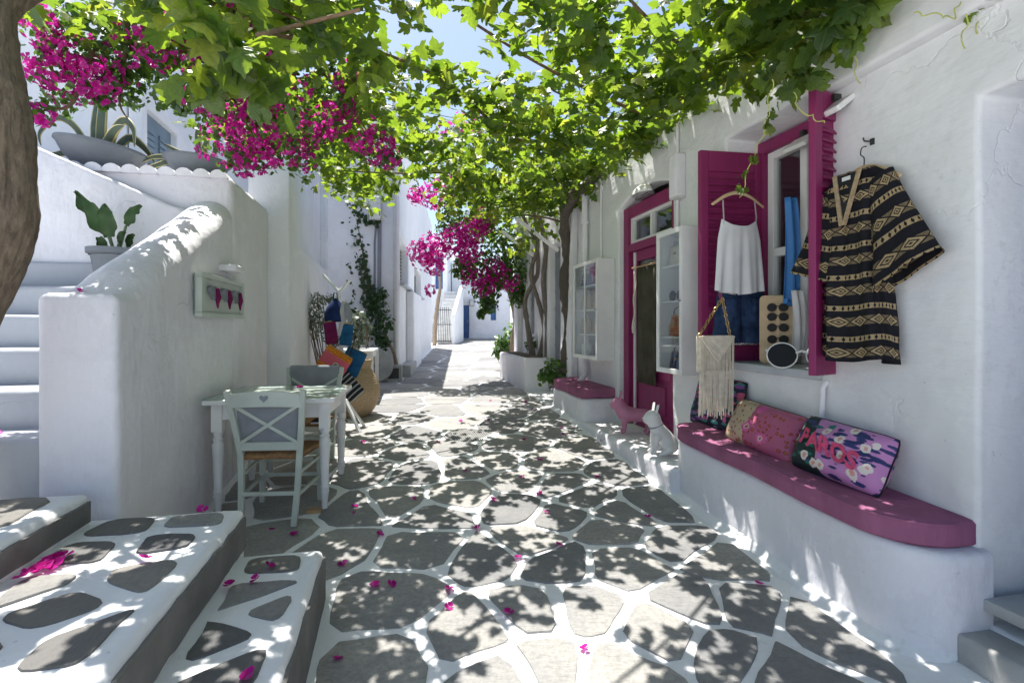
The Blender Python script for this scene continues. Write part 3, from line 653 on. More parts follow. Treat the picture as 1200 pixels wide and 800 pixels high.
def shutter(hx, ang, lab):
    """louvred leaf 0.42 wide hinged at (hx,-.27), opened by ang (0 = perpendicular to wall)"""
    s = thing('window_shutter', lab, 'shutter', SH(hx, -.27, 1.03), RZ_S+PI/2+ang); W_, H_ = .47, 1.45
    bm = bmesh.new(); bx(bm, (.03, 0, H_/2), (.06, .04, H_)); bx(bm, (W_-.03, 0, H_/2), (.06, .04, H_))
    for z, h in ((.06, .12), (.34, .06), (H_-.07, .14)): bx(bm, (W_/2, 0, z), (W_-.12, .038, h))
    bmobj('frame', bm, 'magenta', s, bevel=.006)
    bmobj('lower_panel', bx(bmesh.new(), (W_/2, 0, .22), (W_-.12, .02, .18)), 'magenta', s, bevel=.004)
    bmobj('louvre_backing', bx(bmesh.new(), (W_/2, 0, .86), (W_-.118, .006, .96)), 'magenta', s)
    n = 19
    for k in range(n):
        bm = bmesh.new(); M = Matrix.Translation((W_/2, 0, .40+k*(H_-.58)/(n-1))) @ Matrix.Rotation(R(38), 4, 'X'); bx(bm, (0, 0, 0), (W_-.118, .009, .070), M); bmobj('slat', bm, 'magenta', s)
    for z in (.2, 1.2): bmobj('hinge', tube(bmesh.new(), [(.0, -.024, z-.04), (.0, -.024, z+.04)], .010, 8), 'dark_metal', s)
    return s
shutter(.815, R(-3), 'magenta louvred shutter behind the hanging white camisole')
shutter(.022, R(17), 'magenta louvred shutter between the window and the black dress')
# shop door
bm = bmesh.new()
for c, s in (((1.585, -.10, 1.385), (.11, .09, 2.17)), ((2.53, -.10, 1.385), (.11, .09, 2.17)), ((2.0575, -.10, 2.415), (.835, .09, .11)), ((2.0575, -.10, 2.06), (.835, .085, .075))): bx(bm, c, s)
df = bmobj('door_frame', bm, 'magenta', shop, bevel=.006)
bm = bmesh.new()
for x in (1.655, 2.0575, 2.46): bx(bm, (x, -.11, 2.23), (.03, .05, .265))
for z in (2.112, 2.345): bx(bm, (1.856, -.11, z), (.372, .05, .03)); bx(bm, (2.259, -.11, z), (.372, .05, .03))
tw = bmobj('transom_window', bm, 'white_paint', shop)
for x in (1.856, 2.259): bmobj('pane', bx(bmesh.new(), (x, -.12, 2.23), (.372, .006, .21)), 'glass', tw)
bm = bmesh.new()
for c, s in (((1.69, -.12, 1.16), (.09, .045, 1.72)), ((2.425, -.12, 1.16), (.09, .045, 1.72)), ((2.0575, -.12, 1.97), (.645, .045, .10)), ((2.0575, -.12, .84), (.645, .045, .09)), ((2.0575, -.12, .36), (.645, .045, .12))): bx(bm, c, s)
dl = bmobj('door_leaf', bm, 'magenta', shop, bevel=.006)
bmobj('door_panel', bx(bmesh.new(), (2.0575, -.125, .605), (.645, .025, .38)), 'magenta', dl, bevel=.006)
bmobj('raised_field', bx(bmesh.new(), (2.0575, -.108, .605), (.46, .02, .26)), 'magenta', dl, bevel=.008)
bmobj('pane', bx(bmesh.new(), (2.0575, -.125, 1.4), (.645, .006, 1.04)), 'glass', dl)
bmobj('cover_strip', bx(bmesh.new(), (2.395, -.09, 1.16), (.022, .02, 1.70)), 'white_paint', dl)
# door step and built-in benches
bs_ = lumpbox('door_step', 'wash', (1.83, .12, .09), (1.85, .50, .42), shop, cell=.12, amp=.010, bev=.035, seed=51)
def bench_plan(s0, s1, d, r0, r1, n=9):
    P = [(s0, -.02)]
    P += [(s0+r0*(1-math.cos(a)), d-r0*.9+r0*.9*math.sin(a)) for a in np.linspace(0, PI/2, n)]
    mid = [(s0+(s1-s0)*q, d+.015*math.sin(q*9)) for q in np.linspace(.3, .7, 6) if s0+r0 < s0+(s1-s0)*q < s1-r1]
    P += mid+[(s1-r1*(1-math.sin(a)), d-r1*.9+r1*.9*math.cos(a)) for a in np.linspace(0, PI/2, n)]+[(s1, -.02)]
    return P
def bench(name, lab, s0, s1, d, r0, r1, zt, seed):
    b = thing(name, lab, 'bench', SHOP, RZ_S); plan = bench_plan(s0, s1, d, r0, r1)
    bm = bmesh.new(); lv = [-.15, 0, .06, .12, .18, .24, .3, 1.0]; rings = []
    for i, q in enumerate([0, .12, .22, .34, .48, .62, .76, .88, 1.0]):
        ring = []
        for (s, n) in plan:
            top = zt(s); z = -.15+(top+.15)*q; fl_ = .035*max(0, 1-q*1.6)**2
            p = Vector((s*2+seed, n*2, z*2)); dv = mnoise.noise_vector(p)*.010
            ring.append(bm.verts.new((s+dv.x, n+(fl_ if n > 0 else 0)+dv.y*(1 if n > 0 else 0), z+(dv.z*.6 if 0 < q < 1 else 0))))
        rings.append(ring)
    for a, b_ in zip(rings[:-1], rings[1:]):
        for i in range(len(a)-1): bm.faces.new((a[i], a[i+1], b_[i+1], b_[i]))
    bm.faces.new(rings[-1]); o = bmobj('body', bm, 'wash', b); o.data.shade_smooth()
    md = o.modifiers.new('Bevel', 'BEVEL'); md.width = .03; md.segments = 3; md.limit_method = 'ANGLE'; md.angle_limit = R(45)
    # painted skirt where the bench runs into the paving
    bm = bmesh.new(); inn = []; out = []
    for (s, n) in plan[1:-1]:
        w = .07+.04*mnoise.noise(Vector((s*3, n*3, seed))); P_ = SH(s, n+w); Q_ = SH(s, n-.02)
        out.append(bm.verts.new((s, n+w, G(P_.x, P_.y)-.012))); inn.append(bm.verts.new((s, n-.02, G(Q_.x, Q_.y)+.045)))
    for i in range(len(inn)-1): bm.faces.new((inn[i], inn[i+1], out[i+1], out[i]))
    bmobj('painted_skirt', bm, 'mortar', b).data.shade_smooth()
    return b
def seat_cushion(lab, s0, s1, d, r0, r1, zt, th):
    c = thing('seat_cushion', lab, 'cushion', SHOP, RZ_S); plan = bench_plan(s0, s1, d, r0, r1, 10)
    bm = bmesh.new(); rings = []
    for ins, q in ((.012, 0), (0, .12), (0, .5), (.0, .88), (.014, 1.0), (.05, 1.04)):
        cs = (s0+s1)/2; ring = []
        for (s, n) in plan:
            ds = -ins if s > cs else ins; nn = n-(ins if n > .05 else -ins*.5)
            w = .004*mnoise.noise(Vector((s*14, n*14, q)))
            ring.append(bm.verts.new((s+ds*(1 if abs(s-cs) > .3*(s1-s0) else 0), max(nn, .004)+w, zt(s)+.004+th*q)))
        rings.append(ring)
    for a, b_ in zip(rings[:-1], rings[1:]):
        for i in range(len(a)): bm.faces.new((a[i], a[(i+1) % len(a)], b_[(i+1) % len(a)], b_[i]))
    bm.faces.new(rings[0][::-1]); bm.faces.new(rings[-1]); bmobj('pad', bm, 'cushion_pink', c, smooth=50)
    bm = bmesh.new(); pts = [(s, n+.003, zt(s)+.004+th*.93) for s, n in plan[1:-1]]; tube(bm, pts, .005, 6); bmobj('piping', bm, 'cushion_pink', c, smooth=60)
    return c
zt2 = lambda s: .445+.045*s; zt1 = lambda s: .53
bench('masonry_bench', 'long curved white masonry bench under the shop window', -.78, 1.03, .31, .24, .16, zt2, 1.0)
bench('masonry_bench', 'short curved white masonry bench left of the magenta door', 2.64, 3.95, .36, .10, .34, zt1, 2.0)
seat_cushion('long plum seat cushion on the bench under the shop window', -.74, 1.0, .335, .26, .16, zt2, .10)
seat_cushion('short plum seat cushion on the bench left of the door', 2.66, 3.9, .37, .06, .34, zt1, .10)
# ---- neighbour house on the right beyond the shop
ne = thing('neighbour_house', 'white house beyond the shop behind the vine trunks', 'house', SH(3.66, -.03, 0), RZ_S)
neo = [(2.35, 2.75, 1.15, 2.5, .10), (.95, 1.5, .35, 2.45, .14)]
wallgrid('wall', 'wash', 0, 3.65, -.1, 3.4, 3.2, neo, ne, None, None, cell=.18, amp=.010, bev=.03, seed=23)
for (a, b, z0, z1, d) in neo:
    w = bmobj('window' if z0 > 1 else 'door', bx(bmesh.new(), ((a+b)/2, -d+.02, (z0+z1)/2), (b-a, .03, z1-z0)), 'conduit_grey', ne)
    for k in range(8): bmobj('slat', bx(bmesh.new(), ((a+b)/2, -d+.045, z0+.1+k*(z1-z0-.2)/7), (b-a-.1, .02, .06)), 'conduit_grey', w)
for s_ in (.35, 3.3): lumpbox('pilaster', 'wash', (s_, .05, 1.6), (.3, .10, 3.3), ne, cell=.2, amp=.006, bev=.02, seed=s_)
for s_ in (1.0, 2.0):
    bm = bmesh.new(); bar(bm, (s_, .01, 2.35), (s_, .62, 2.78), .05, .045); bmobj('awning_strut', bm, 'white_paint', ne, bevel=.004)
# ================================================================== OBJECTS
def dress_mat(name, nv, nu):
    # dress: black cloth with beige diamond bands
    m, nt, ns, lk, bs = nt_mat(name); tc = nt.nodes.new('ShaderNodeTexCoord'); sp = nt.nodes.new('ShaderNodeSeparateXYZ'); lk.new(tc.outputs['UV'], sp.inputs[0])
    u, v = sp.outputs[0], sp.outputs[1]
    vb = mth(nt, 'FRACT', mth(nt, 'MULTIPLY', v, nv)); uu = mth(nt, 'FRACT', mth(nt, 'MULTIPLY', u, nu)); u3 = mth(nt, 'FRACT', mth(nt, 'MULTIPLY', u, nu*3.6))
    du = mth(nt, 'MULTIPLY', mth(nt, 'ABSOLUTE', mth(nt, 'SUBTRACT', uu, .5)), 2.0)
    dv = mth(nt, 'DIVIDE', mth(nt, 'ABSOLUTE', mth(nt, 'SUBTRACT', vb, .28)), .17)
    dia = mth(nt, 'ADD', mth(nt, 'MULTIPLY', du, 1.15), dv); band = mth(nt, 'LESS_THAN', dv, 1.0)
    ring = mth(nt, 'MULTIPLY', mth(nt, 'MULTIPLY', mth(nt, 'LESS_THAN', dia, 1.0), mth(nt, 'GREATER_THAN', dia, .62)), band)
    core = mth(nt, 'MULTIPLY', mth(nt, 'LESS_THAN', dia, .42), mth(nt, 'GREATER_THAN', dia, .18)); side = mth(nt, 'MULTIPLY', mth(nt, 'GREATER_THAN', dia, 1.25), mth(nt, 'MULTIPLY', band, mth(nt, 'LESS_THAN', dv, .8)))
    zig = mth(nt, 'ABSOLUTE', mth(nt, 'SUBTRACT', u3, .5)); sv = mth(nt, 'ABSOLUTE', mth(nt, 'SUBTRACT', vb, .72))
    st = mth(nt, 'MULTIPLY', mth(nt, 'LESS_THAN', sv, .085), mth(nt, 'GREATER_THAN', mth(nt, 'ADD', zig, mth(nt, 'MULTIPLY', sv, 3.0)), .26))
    pat = mth(nt, 'MINIMUM', mth(nt, 'ADD', mth(nt, 'ADD', ring, core), mth(nt, 'ADD', mth(nt, 'MULTIPLY', side, .45), st)), 1.0)
    ob = coords(nt); gr = noise(nt, ob, 90, 2); pat = mth(nt, 'MULTIPLY', pat, ramp(nt, gr, [(.3, (.65, .65, .65)), (.6, (1, 1, 1))]))
    lk.new(mixc(nt, pat, (.012, .012, .016), (.36, .27, .15)), bs.inputs['Base Color']); bs.inputs['Roughness'].default_value = .85; bs.inputs['Specular IOR Level'].default_value = .15
    bump(nt, noise(nt, ob, 400, 2), .3, .001, bs); MATS[name] = m
def pattern_mats():
    dress_mat('dress_cloth', 6.2, 11.0); dress_mat('sleeve_cloth', 2.7, 7.0)
    # pillows
    def pillow(name, fn, rough=.8):
        m, nt, ns, lk, bs = nt_mat(name); tc = nt.nodes.new('ShaderNodeTexCoord'); sp = nt.nodes.new('ShaderNodeSeparateXYZ'); lk.new(tc.outputs['UV'], sp.inputs[0])
        mp = nt.nodes.new('ShaderNodeMapping'); mp.inputs['Scale'].default_value = (1.7, 1, 1); lk.new(tc.outputs['UV'], mp.inputs[0])
        lk.new(fn(nt, sp.outputs[0], sp.outputs[1], mp.outputs[0]), bs.inputs['Base Color']); bs.inputs['Roughness'].default_value = rough; bs.inputs['Specular IOR Level'].default_value = .3
        bump(nt, noise(nt, coords(nt), 300, 2), .25, .001, bs); MATS[name] = m
    def vor(nt, vec, sc, rnd=1.0):
        v = N(nt, 'ShaderNodeTexVoronoi', Scale=sc, Randomness=rnd); nz = N(nt, 'ShaderNodeTexNoise', Scale=14.0, Detail=2.0); nt.links.new(vec, nz.inputs['Vector'])
        a = nt.nodes.new('ShaderNodeVectorMath'); a.operation = 'MULTIPLY_ADD'; nt.links.new(nz.outputs['Color'], a.inputs[0]); a.inputs[1].default_value = (.07, .07, .0); nt.links.new(vec, a.inputs[2])
        nt.links.new(a.outputs[0], v.inputs['Vector']); return v.outputs['Distance'], v.outputs['Color']
    def leaves(nt, vec, sc, rot):
        mp = nt.nodes.new('ShaderNodeMapping'); mp.inputs['Rotation'].default_value = (0, 0, rot); mp.inputs['Scale'].default_value = (1, 3.4, 1); nt.links.new(vec, mp.inputs[0])
        d, c = vor(nt, mp.outputs[0], sc); return mth(nt, 'LESS_THAN', d, .36)
    def right(nt, u, v, vec):
        base = mixc(nt, mth(nt, 'GREATER_THAN', mth(nt, 'ADD', u, mth(nt, 'MULTIPLY', v, .25)), .46), (.012, .03, .03), (.50, .22, .46))
        c = mixc(nt, leaves(nt, vec, 3.0, .6), base, (.03, .04, .14)); c = mixc(nt, mth(nt, 'MULTIPLY', leaves(nt, vec, 3.2, -.9), mth(nt, 'LESS_THAN', u, .45)), c, (.015, .16, .13))
        c = mixc(nt, mth(nt, 'MULTIPLY', leaves(nt, vec, 3.2, 2.0), mth(nt, 'GREATER_THAN', u, .5)), c, (.03, .035, .13))
        d, cc = vor(nt, vec, 4.2); c = mixc(nt, mth(nt, 'LESS_THAN', d, .33), c, (.66, .60, .55)); c = mixc(nt, mth(nt, 'LESS_THAN', d, .17), c, (.62, .30, .30)); c = mixc(nt, mth(nt, 'LESS_THAN', d, .07), c, (.55, .33, .05)); return c
    def middle(nt, u, v, vec):
        d, cc = vor(nt, vec, 10.0, .5); base = mixc(nt, mth(nt, 'GREATER_THAN', u, .40), (.48, .38, .25), (.40, .10, .19)); c = mixc(nt, mth(nt, 'LESS_THAN', d, .34), base, (.28, .045, .03)); c = mixc(nt, mth(nt, 'LESS_THAN', d, .14), c, (.45, .16, .06))
        e = mth(nt, 'ADD', mth(nt, 'POWER', mth(nt, 'MULTIPLY', mth(nt, 'SUBTRACT', u, .46), 5.0), 2.0), mth(nt, 'POWER', mth(nt, 'MULTIPLY', mth(nt, 'SUBTRACT', v, .5), 3.0), 2.0))
        d2, cc2 = vor(nt, vec, 2.6); mk = mth(nt, 'MULTIPLY', mth(nt, 'GREATER_THAN', u, .25), mth(nt, 'LESS_THAN', u, .72)); c = mixc(nt, mth(nt, 'MULTIPLY', mth(nt, 'LESS_THAN', d2, .30), mk), c, (.58, .10, .30)); c = mixc(nt, mth(nt, 'MULTIPLY', mth(nt, 'LESS_THAN', d2, .17), mk), c, (.62, .42, .40)); return mixc(nt, mth(nt, 'MULTIPLY', mth(nt, 'LESS_THAN', d2, .08), mk), c, (.30, .05, .10))
    def left(nt, u, v, vec):
        c = mixc(nt, leaves(nt, vec, 3.2, .8), (.02, .025, .05), (.45, .09, .16)); c = mixc(nt, leaves(nt, vec, 2.8, -.7), c, (.05, .22, .20)); c = mixc(nt, leaves(nt, vec, 2.8, 1.8), c, (.20, .06, .25)); d, cc = vor(nt, vec, 4.0)
        return mixc(nt, mth(nt, 'LESS_THAN', d, .2), c, (.5, .14, .30))
    pillow('pillow_lilac', right, .5); pillow('pillow_dots', middle, .35); pillow('pillow_leaf', left)
    def clutch(nt, u, v, vec):
        d, cc = vor(nt, vec, 9.0, .3); edge = mth(nt, 'GREATER_THAN', mth(nt, 'MAXIMUM', v, mth(nt, 'SUBTRACT', 1.02, v)), .76)
        c = mixc(nt, edge, (.62, .12, .16), mixc(nt, mth(nt, 'LESS_THAN', d, .4), (.60, .13, .02), (.62, .34, .02)))
        e = mth(nt, 'ADD', mth(nt, 'POWER', mth(nt, 'MULTIPLY', mth(nt, 'SUBTRACT', u, .62), 9.0), 2.0), mth(nt, 'POWER', mth(nt, 'MULTIPLY', mth(nt, 'SUBTRACT', v, .42), 8.0), 2.0))
        c = mixc(nt, mth(nt, 'LESS_THAN', e, 1.0), c, (.55, .50, .40)); return mixc(nt, mth(nt, 'LESS_THAN', e, .35), c, (.03, .03, .04))
    pillow('clutch_pink', clutch)
    def stripes(nt, u, v, vec): return mixc(nt, mth(nt, 'LESS_THAN', mth(nt, 'FRACT', mth(nt, 'MULTIPLY', v, 6.0)), .3), (.02, .02, .025), (.40, .40, .40))
    pillow('striped_cloth', stripes)
    def pebbly(nt, u, v, vec):
        d, cc = vor(nt, vec, 34.0); return ramp(nt, d, [(.1, (.78, .77, .72)), (.5, (.62, .60, .55))])
    pillow('pebble_inlay', pebbly)
pattern_mats()
def puff(name, mat, w, h, T, parent=None, pinch=.07, n=20, seed=0):
    """soft cushion: x -w/2..w/2, z 0..h, front towards -y"""
    def surf(sgn):
        def f(u, v):
            a, b = 2*u-1, 2*v-1; x = w/2*a*(1-pinch*(1-b*b))*(1-.07*a**4*b**4); z = h/2*b*(1-pinch*(1-a*a))*(1-.07*a**4*b**4)+h/2
            t = T*(max(0, (1-a*a))*max(0, (1-b*b)))**.42; t *= 1+.25*mnoise.noise(Vector((a*2+seed, b*2, 1)))
            t += .012*mnoise.noise(Vector((a*7+seed, b*7, 3)))*(1-abs(a))**.5*(1-abs(b))**.5*2
            return (x, sgn*t/2, z)
        return f
    o = sheet(surf(-1), n, n, name, mat, parent); o2 = sheet(surf(1), n, n, 'back_cover', mat, parent); return o, surf(-1)

# ---- table and chairs
def gat(x, y): return (x, y, G(x, y))
tb_ = thing('cafe_table', 'white turned-leg café table with glass top beside the parapet'.replace('é', 'e'), 'table', (-1.60, 3.62, G(-1.6, 3.6)-.015), R(9)); TW, TD, TH_ = .79, .76, .745
bm = bmesh.new()
for c, s in (((0, -TD/2+.045, TH_-.02), (TW, .09, .028)), ((0, TD/2-.045, TH_-.02), (TW, .09, .028)), ((-TW/2+.045, 0, TH_-.02), (.09, TD-.18, .028)), ((TW/2-.045, 0, TH_-.02), (.09, TD-.18, .028))): bx(bm, c, s)
bmobj('top_frame', bm, 'white_paint', tb_, bevel=.004)
sheet(lambda u, v: ((u-.5)*(TW-.18), (v-.5)*(TD-.18), TH_-.022), 2, 2, 'inlay', 'pebble_inlay', tb_, thick=.008)
bmobj('glass_top', bx(bmesh.new(), (0, 0, TH_+.001), (TW, TD, .008)), 'table_glass', tb_, bevel=.002)
bm = bmesh.new()
for y in (-TD/2+.07, TD/2-.07): bx(bm, (0, y, TH_-.085), (TW-.20, .022, .10))
for x in (-TW/2+.07, TW/2-.07): bx(bm, (x, 0, TH_-.085), (.022, TD-.20, .10))
bmobj('apron', bm, 'white_paint', tb_, bevel=.003)
prof = [(.018, .0), (.020, .05), (.026, .10), (.030, .112), (.026, .125), (.031, .14), (.024, .155), (.027, .25), (.034, .40), (.036, .44), (.027, .46), (.034, .475), (.024, .49), (.030, .51), (.034, .53)]
for sx in (-1, 1):
    for sy in (-1, 1):
        bm = bmesh.new(); c = (sx*(TW/2-.07), sy*(TD/2-.07)); lathe(bm, prof, 16, (c[0], c[1], .012)); bx(bm, (c[0], c[1], .63), (.062, .062, .19)); bmobj('leg', bm, 'white_paint', tb_, smooth=35)
shim = thing('wooden_shim', 'thin brown wooden shim under the near table leg', 'shim', (-1.295, 3.355, G(-1.3, 3.36)), R(9)); bmobj('block', bx(bmesh.new(), (0, 0, .006), (.10, .07, .022)), 'wood', shim, bevel=.003)
def chair(lab, loc, rz, cushion):
    c = thing('wooden_chair', lab, 'chair', loc, rz, 'rush seated chairs at the cafe table'); M_ = 'sage_paint'; c.scale = (.94, .94, .94 if cushion == 'pad' else .90)
    for s in (-1, 1):
        bm = bmesh.new(); P = [(s*.165, -.235, 0), (s*.178, -.20, .25), (s*.186, -.19, .46), (s*.205, -.215, .62), (s*.236, -.275, .885)]
        for a, b in zip(P[:-1], P[1:]): bar(bm, a, Vector(b)+(Vector(b)-Vector(a)).normalized()*.004, .036, .032, (0, 1, 0))
        bmobj('rear_post', bm, M_, c, bevel=.005)
        bmobj('leg', bar(bmesh.new(), (s*.205, .195, 0), (s*.20, .19, .455), .036, .036, (0, 1, 0)), M_, c, bevel=.005)
        for z in (.19, .33): bmobj('side_stretcher', bar(bmesh.new(), (s*.176, -.205, z), (s*.203, .19, z+.02), .018, .022), M_, c, bevel=.003)
    for y, w, z in ((-.215, .17, .21), (.193, .20, .22), (.193, .20, .33)): bmobj('stretcher', bx(bmesh.new(), (0, y, z), (2*w, .018, .026)), M_, c, bevel=.003)
    bm = bmesh.new()   # crest rail with a dip
    n = 16; top = []; 
    for i in range(n+1):
        x = -.222+.444*i/n; q = abs(x)/.222; zt = .865+.022*(1-q*q)-.004; zb = .775+.010*(1-q*q)
        y = -.262-.020*(1-q*q)
        top.append([bm.verts.new((x, y-.012, zb)), bm.verts.new((x, y+.012, zb)), bm.verts.new((x, y+.012, zt)), bm.verts.new((x, y-.012, zt))])
    for a, b in zip(top[:-1], top[1:]):
        for k in range(4): bm.faces.new((a[k], a[(k+1) % 4], b[(k+1) % 4], b[k]))
    bm.faces.new(top[0]); bm.faces.new(top[-1][::-1]); cr = bmobj('crest_rail', bm, M_, c, smooth=40)
    # heart cut-out, shown as a dark inset with lattice
    bm = bmesh.new(); hp = [(.028*16*math.sin(t)**3/16, .026*(13*math.cos(t)-5*math.cos(2*t)-2*math.cos(3*t)-math.cos(4*t))/16) for t in np.linspace(0, 2*PI, 28, endpoint=False)]
    bm.faces.new([bm.verts.new((x, -.2965, .838+z)) for x, z in hp][::-1]); r_ = bmesh.ops.extrude_face_region(bm, geom=bm.faces[:]); bmesh.ops.translate(bm, verts=[v for v in r_['geom'] if isinstance(v, bmesh.types.BMVert)], vec=(0, .006, 0))
    bmobj('heart_cutout', bm, 'conduit_grey', cr)
    bmobj('lower_rail', bx(bmesh.new(), (0, -.20, .515), (.375, .022, .055)), M_, c, bevel=.004)
    for s in (-1, 1): bmobj('cross_bar', bar(bmesh.new(), (-s*.185, -.205-.003*s, .535), (s*.205, -.252-.003*s, .79), .022, .026, (0, 1, 0)), M_, c, bevel=.003)
    bm = bmesh.new(); rr = []   # rush seat, woven to the middle
    for i in range(9):
        y = -.19+.40*i/8; hw = .192+.028*i/8; row = []
        for k in range(9):
            a = 2*k/8-1; row.append(bm.verts.new((hw*a, y, .458+.012*math.cos(a*1.4)*math.cos((i/8-.5)*2.6))))
        rr.append(row)
    for i in range(8):
        for k in range(8): bm.faces.new((rr[i][k], rr[i][k+1], rr[i+1][k+1], rr[i+1][k]))
    o = bmobj('rush_seat', bm, 'rush', c); o.data.shade_smooth(); md = o.modifiers.new('S', 'SOLIDIFY'); md.thickness = .035; md.offset = -1
    if cushion == 'pad':
        o, f = puff('back_pad', 'grey_cloth', .42, .33, .05, c); ob = [q for q in c.children if q.name.startswith('back_')]
        for q in ob: q.location = (0, -.165, .47); q.rotation_euler = (R(12), 0, 0)
    else:
        def fold(u, v):
            a = (v-.5)*2; y = -.275+.030*math.sin(a*PI/2)*1.0; z = .905-.19*abs(a)**1.6+.006*mnoise.noise(Vector((u*5, v*3, 2))); return ((u-.5)*.44, y+.006*mnoise.noise(Vector((u*7, v*2, 5))), z)
        sheet(fold, 20, 16, 'folded_cloth', 'grey_cloth', c, thick=.010)
    return c
chair('sage green chair with crossed back turned to the camera, grey back pad', gat(-1.50, 3.33), R(4), 'pad')
chair('sage green chair on the far side of the table, grey cloth over its back', gat(-1.66, 4.10), R(183), 'cloth')
# book and sunglasses-case on far seat
bk = thing('paper_booklet', 'small white booklet lying on the far chair seat', 'booklet', (-1.44, 3.88, G(-1.5, 3.9)+.44), R(10)); bmobj('pages', bx(bmesh.new(), (0, 0, .006), (.13, .17, .012)), 'white_cloth', bk); bmobj('cover', bx(bmesh.new(), (0, 0, .0135), (.132, .172, .003)), 'dark_cloth', bk)

# ---- heart plaque on the parapet
hq = thing('heart_plaque', 'pale wall plaque with three dark hanging hearts', 'plaque', LF(1.28, -.012, 1.34), RZ_R)
bm = bmesh.new(); bx(bm, (0, .012, .135), (.88, .022, .27)); bmobj('board', bm, 'sage_paint', hq, bevel=.004)
bm = bmesh.new()
for c, s in (((0, .03, .012), (.90, .034, .03)), ((0, .03, .262), (.90, .034, .03)), ((-.44, .03, .137), (.03, .034, .218)), ((.44, .03, .137), (.03, .034, .218))): bx(bm, c, s)
bmobj('frame', bm, 'sage_paint', hq, bevel=.005)
for k in range(3):
    x = .22-k*.25; hp = [(.085*math.sin(t)**3, .052*(13*math.cos(t)-5*math.cos(2*t)-2*math.cos(3*t)-math.cos(4*t))/16) for t in np.linspace(0, 2*PI, 28, endpoint=False)]
    bm = bmesh.new(); f_ = bm.faces.new([bm.verts.new((x+a, .028, .165+z)) for a, z in hp]); r_ = bmesh.ops.extrude_face_region(bm, geom=[f_]); bmesh.ops.translate(bm, verts=[v for v in r_['geom'] if isinstance(v, bmesh.types.BMVert)], vec=(0, .02, 0)); h_ = bmobj('heart', bm, 'conduit_grey', hq, bevel=.004)
    bm = bmesh.new(); tube(bm, [(x-.02, .056, .19), (x-.035, .056, .13), (x-.025, .056, .09), (x-.03, .056, .06)], [.012, .02, .010, .006], 7); bmobj('red_tassel', bm, 'wine_cloth', h_, smooth=60)

# ---- pots and plants on the parapet
def bowl(lab, loc, r, h, tilt):
    b = thing('bowl_planter', lab, 'planter', loc, 0, 'grey bowl planters on the scalloped wall'); b.rotation_euler = tilt
    prof = [(r*.42, 0), (r*.55, h*.12), (r*.80, h*.48), (r*.93, h*.80), (r*.97, h*.88), (r*1.0, h*.90), (r, h), (r*.93, h), (r*.90, h*.82)]
    bmobj('bowl', lathe(bmesh.new(), prof, 40, cap=False), 'grey_pot', b, smooth=40); bmobj('base', lathe(bmesh.new(), [(r*.42, .0), (r*.42, .012)], 30), 'grey_pot', b); bmobj('soil', lathe(bmesh.new(), [(r*.92, h*.80), (r*.3, h*.85), (.005, h*.87)], 30), 'soil', b, smooth=60); return b
def agave(lab, loc, leaves):
    a = thing('agave', lab, 'agave', loc, 0)
    for (pts, w) in leaves:
        p = smoothpath(pts, 6); bm = bmesh.new(); n = len(p); rows = []
        for i, q in enumerate(p):
            t = (p[min(i+1, n-1)]-p[max(i-1, 0)]).normalized(); side = t.cross(Vector((0, 1, .2))).normalized() if abs(t.y) < .9 else Vector((1, 0, 0)); nn = side.cross(t)
            f = i/(n-1); ww = w*(.75+.6*f-1.35*f**2.2)+.002; c = .25*ww
            rows.append([bm.verts.new(q-side*ww+nn*c), bm.verts.new(q-side*ww*.72+nn*c*.4), bm.verts.new(q), bm.verts.new(q+side*ww*.72+nn*c*.4), bm.verts.new(q+side*ww+nn*c)])
        for r0, r1 in zip(rows[:-1], rows[1:]):
            for k in range(4):
                f_ = bm.faces.new((r0[k], r0[k+1], r1[k+1], r1[k])); f_.material_index = 1 if k in (0, 3) else 0
        o = bmobj('leaf', bm, 'agave_green', a, smooth=70); o.data.materials.append(MATS['agave_edge']); md = o.modifiers.new('S', 'SOLIDIFY'); md.thickness = .008
    return a
simple('agave_green', (.07, .10, .06), .55, .15, 12, .1, 60); simple('agave_edge', (.45, .38, .14), .55, .12, 12, .1, 60)
p1_ = LF(1.93, 1.03, 2.475); bowl('wide grey bowl planter tilted on the scalloped wall, larger of two', p1_, .30, .20, (0, R(8), 0))
agave('large variegated agave with drooping leaves in the wide bowl', p1_+Vector((0, 0, .17)), [([(0, 0, 0), (.02, -.02, .2), (.03, -.01, .42), (.02, 0, .62)], .05), ([(-.03, 0, 0), (-.05, .02, .2), (-.04, .03, .38), (-.05, .02, .5)], .045), ([(-.06, -.02, 0), (-.16, -.06, .18), (-.26, -.1, .22), (-.36, -.12, .10), (-.35, -.12, -.0)], .028),
    ([(.06, 0, 0), (.16, -.06, .14), (.26, -.1, .20), (.36, -.14, .12), (.38, -.15, -.02)], .038), ([(.06, -.05, 0), (.16, -.12, .05), (.26, -.18, .10), (.34, -.2, .12)], .05), ([(-.08, .03, 0), (-.2, .02, .02), (-.32, 0, -.02), (-.42, 0, -.03)], .035), ([(.03, .08, 0), (.12, .14, .15), (.2, .2, .1), (.28, .22, -.02)], .035)])
p2_ = LF(1.97, .36, 2.475); bowl('smaller grey bowl planter at the corner of the scalloped wall', p2_, .245, .155, (0, R(3), 0))
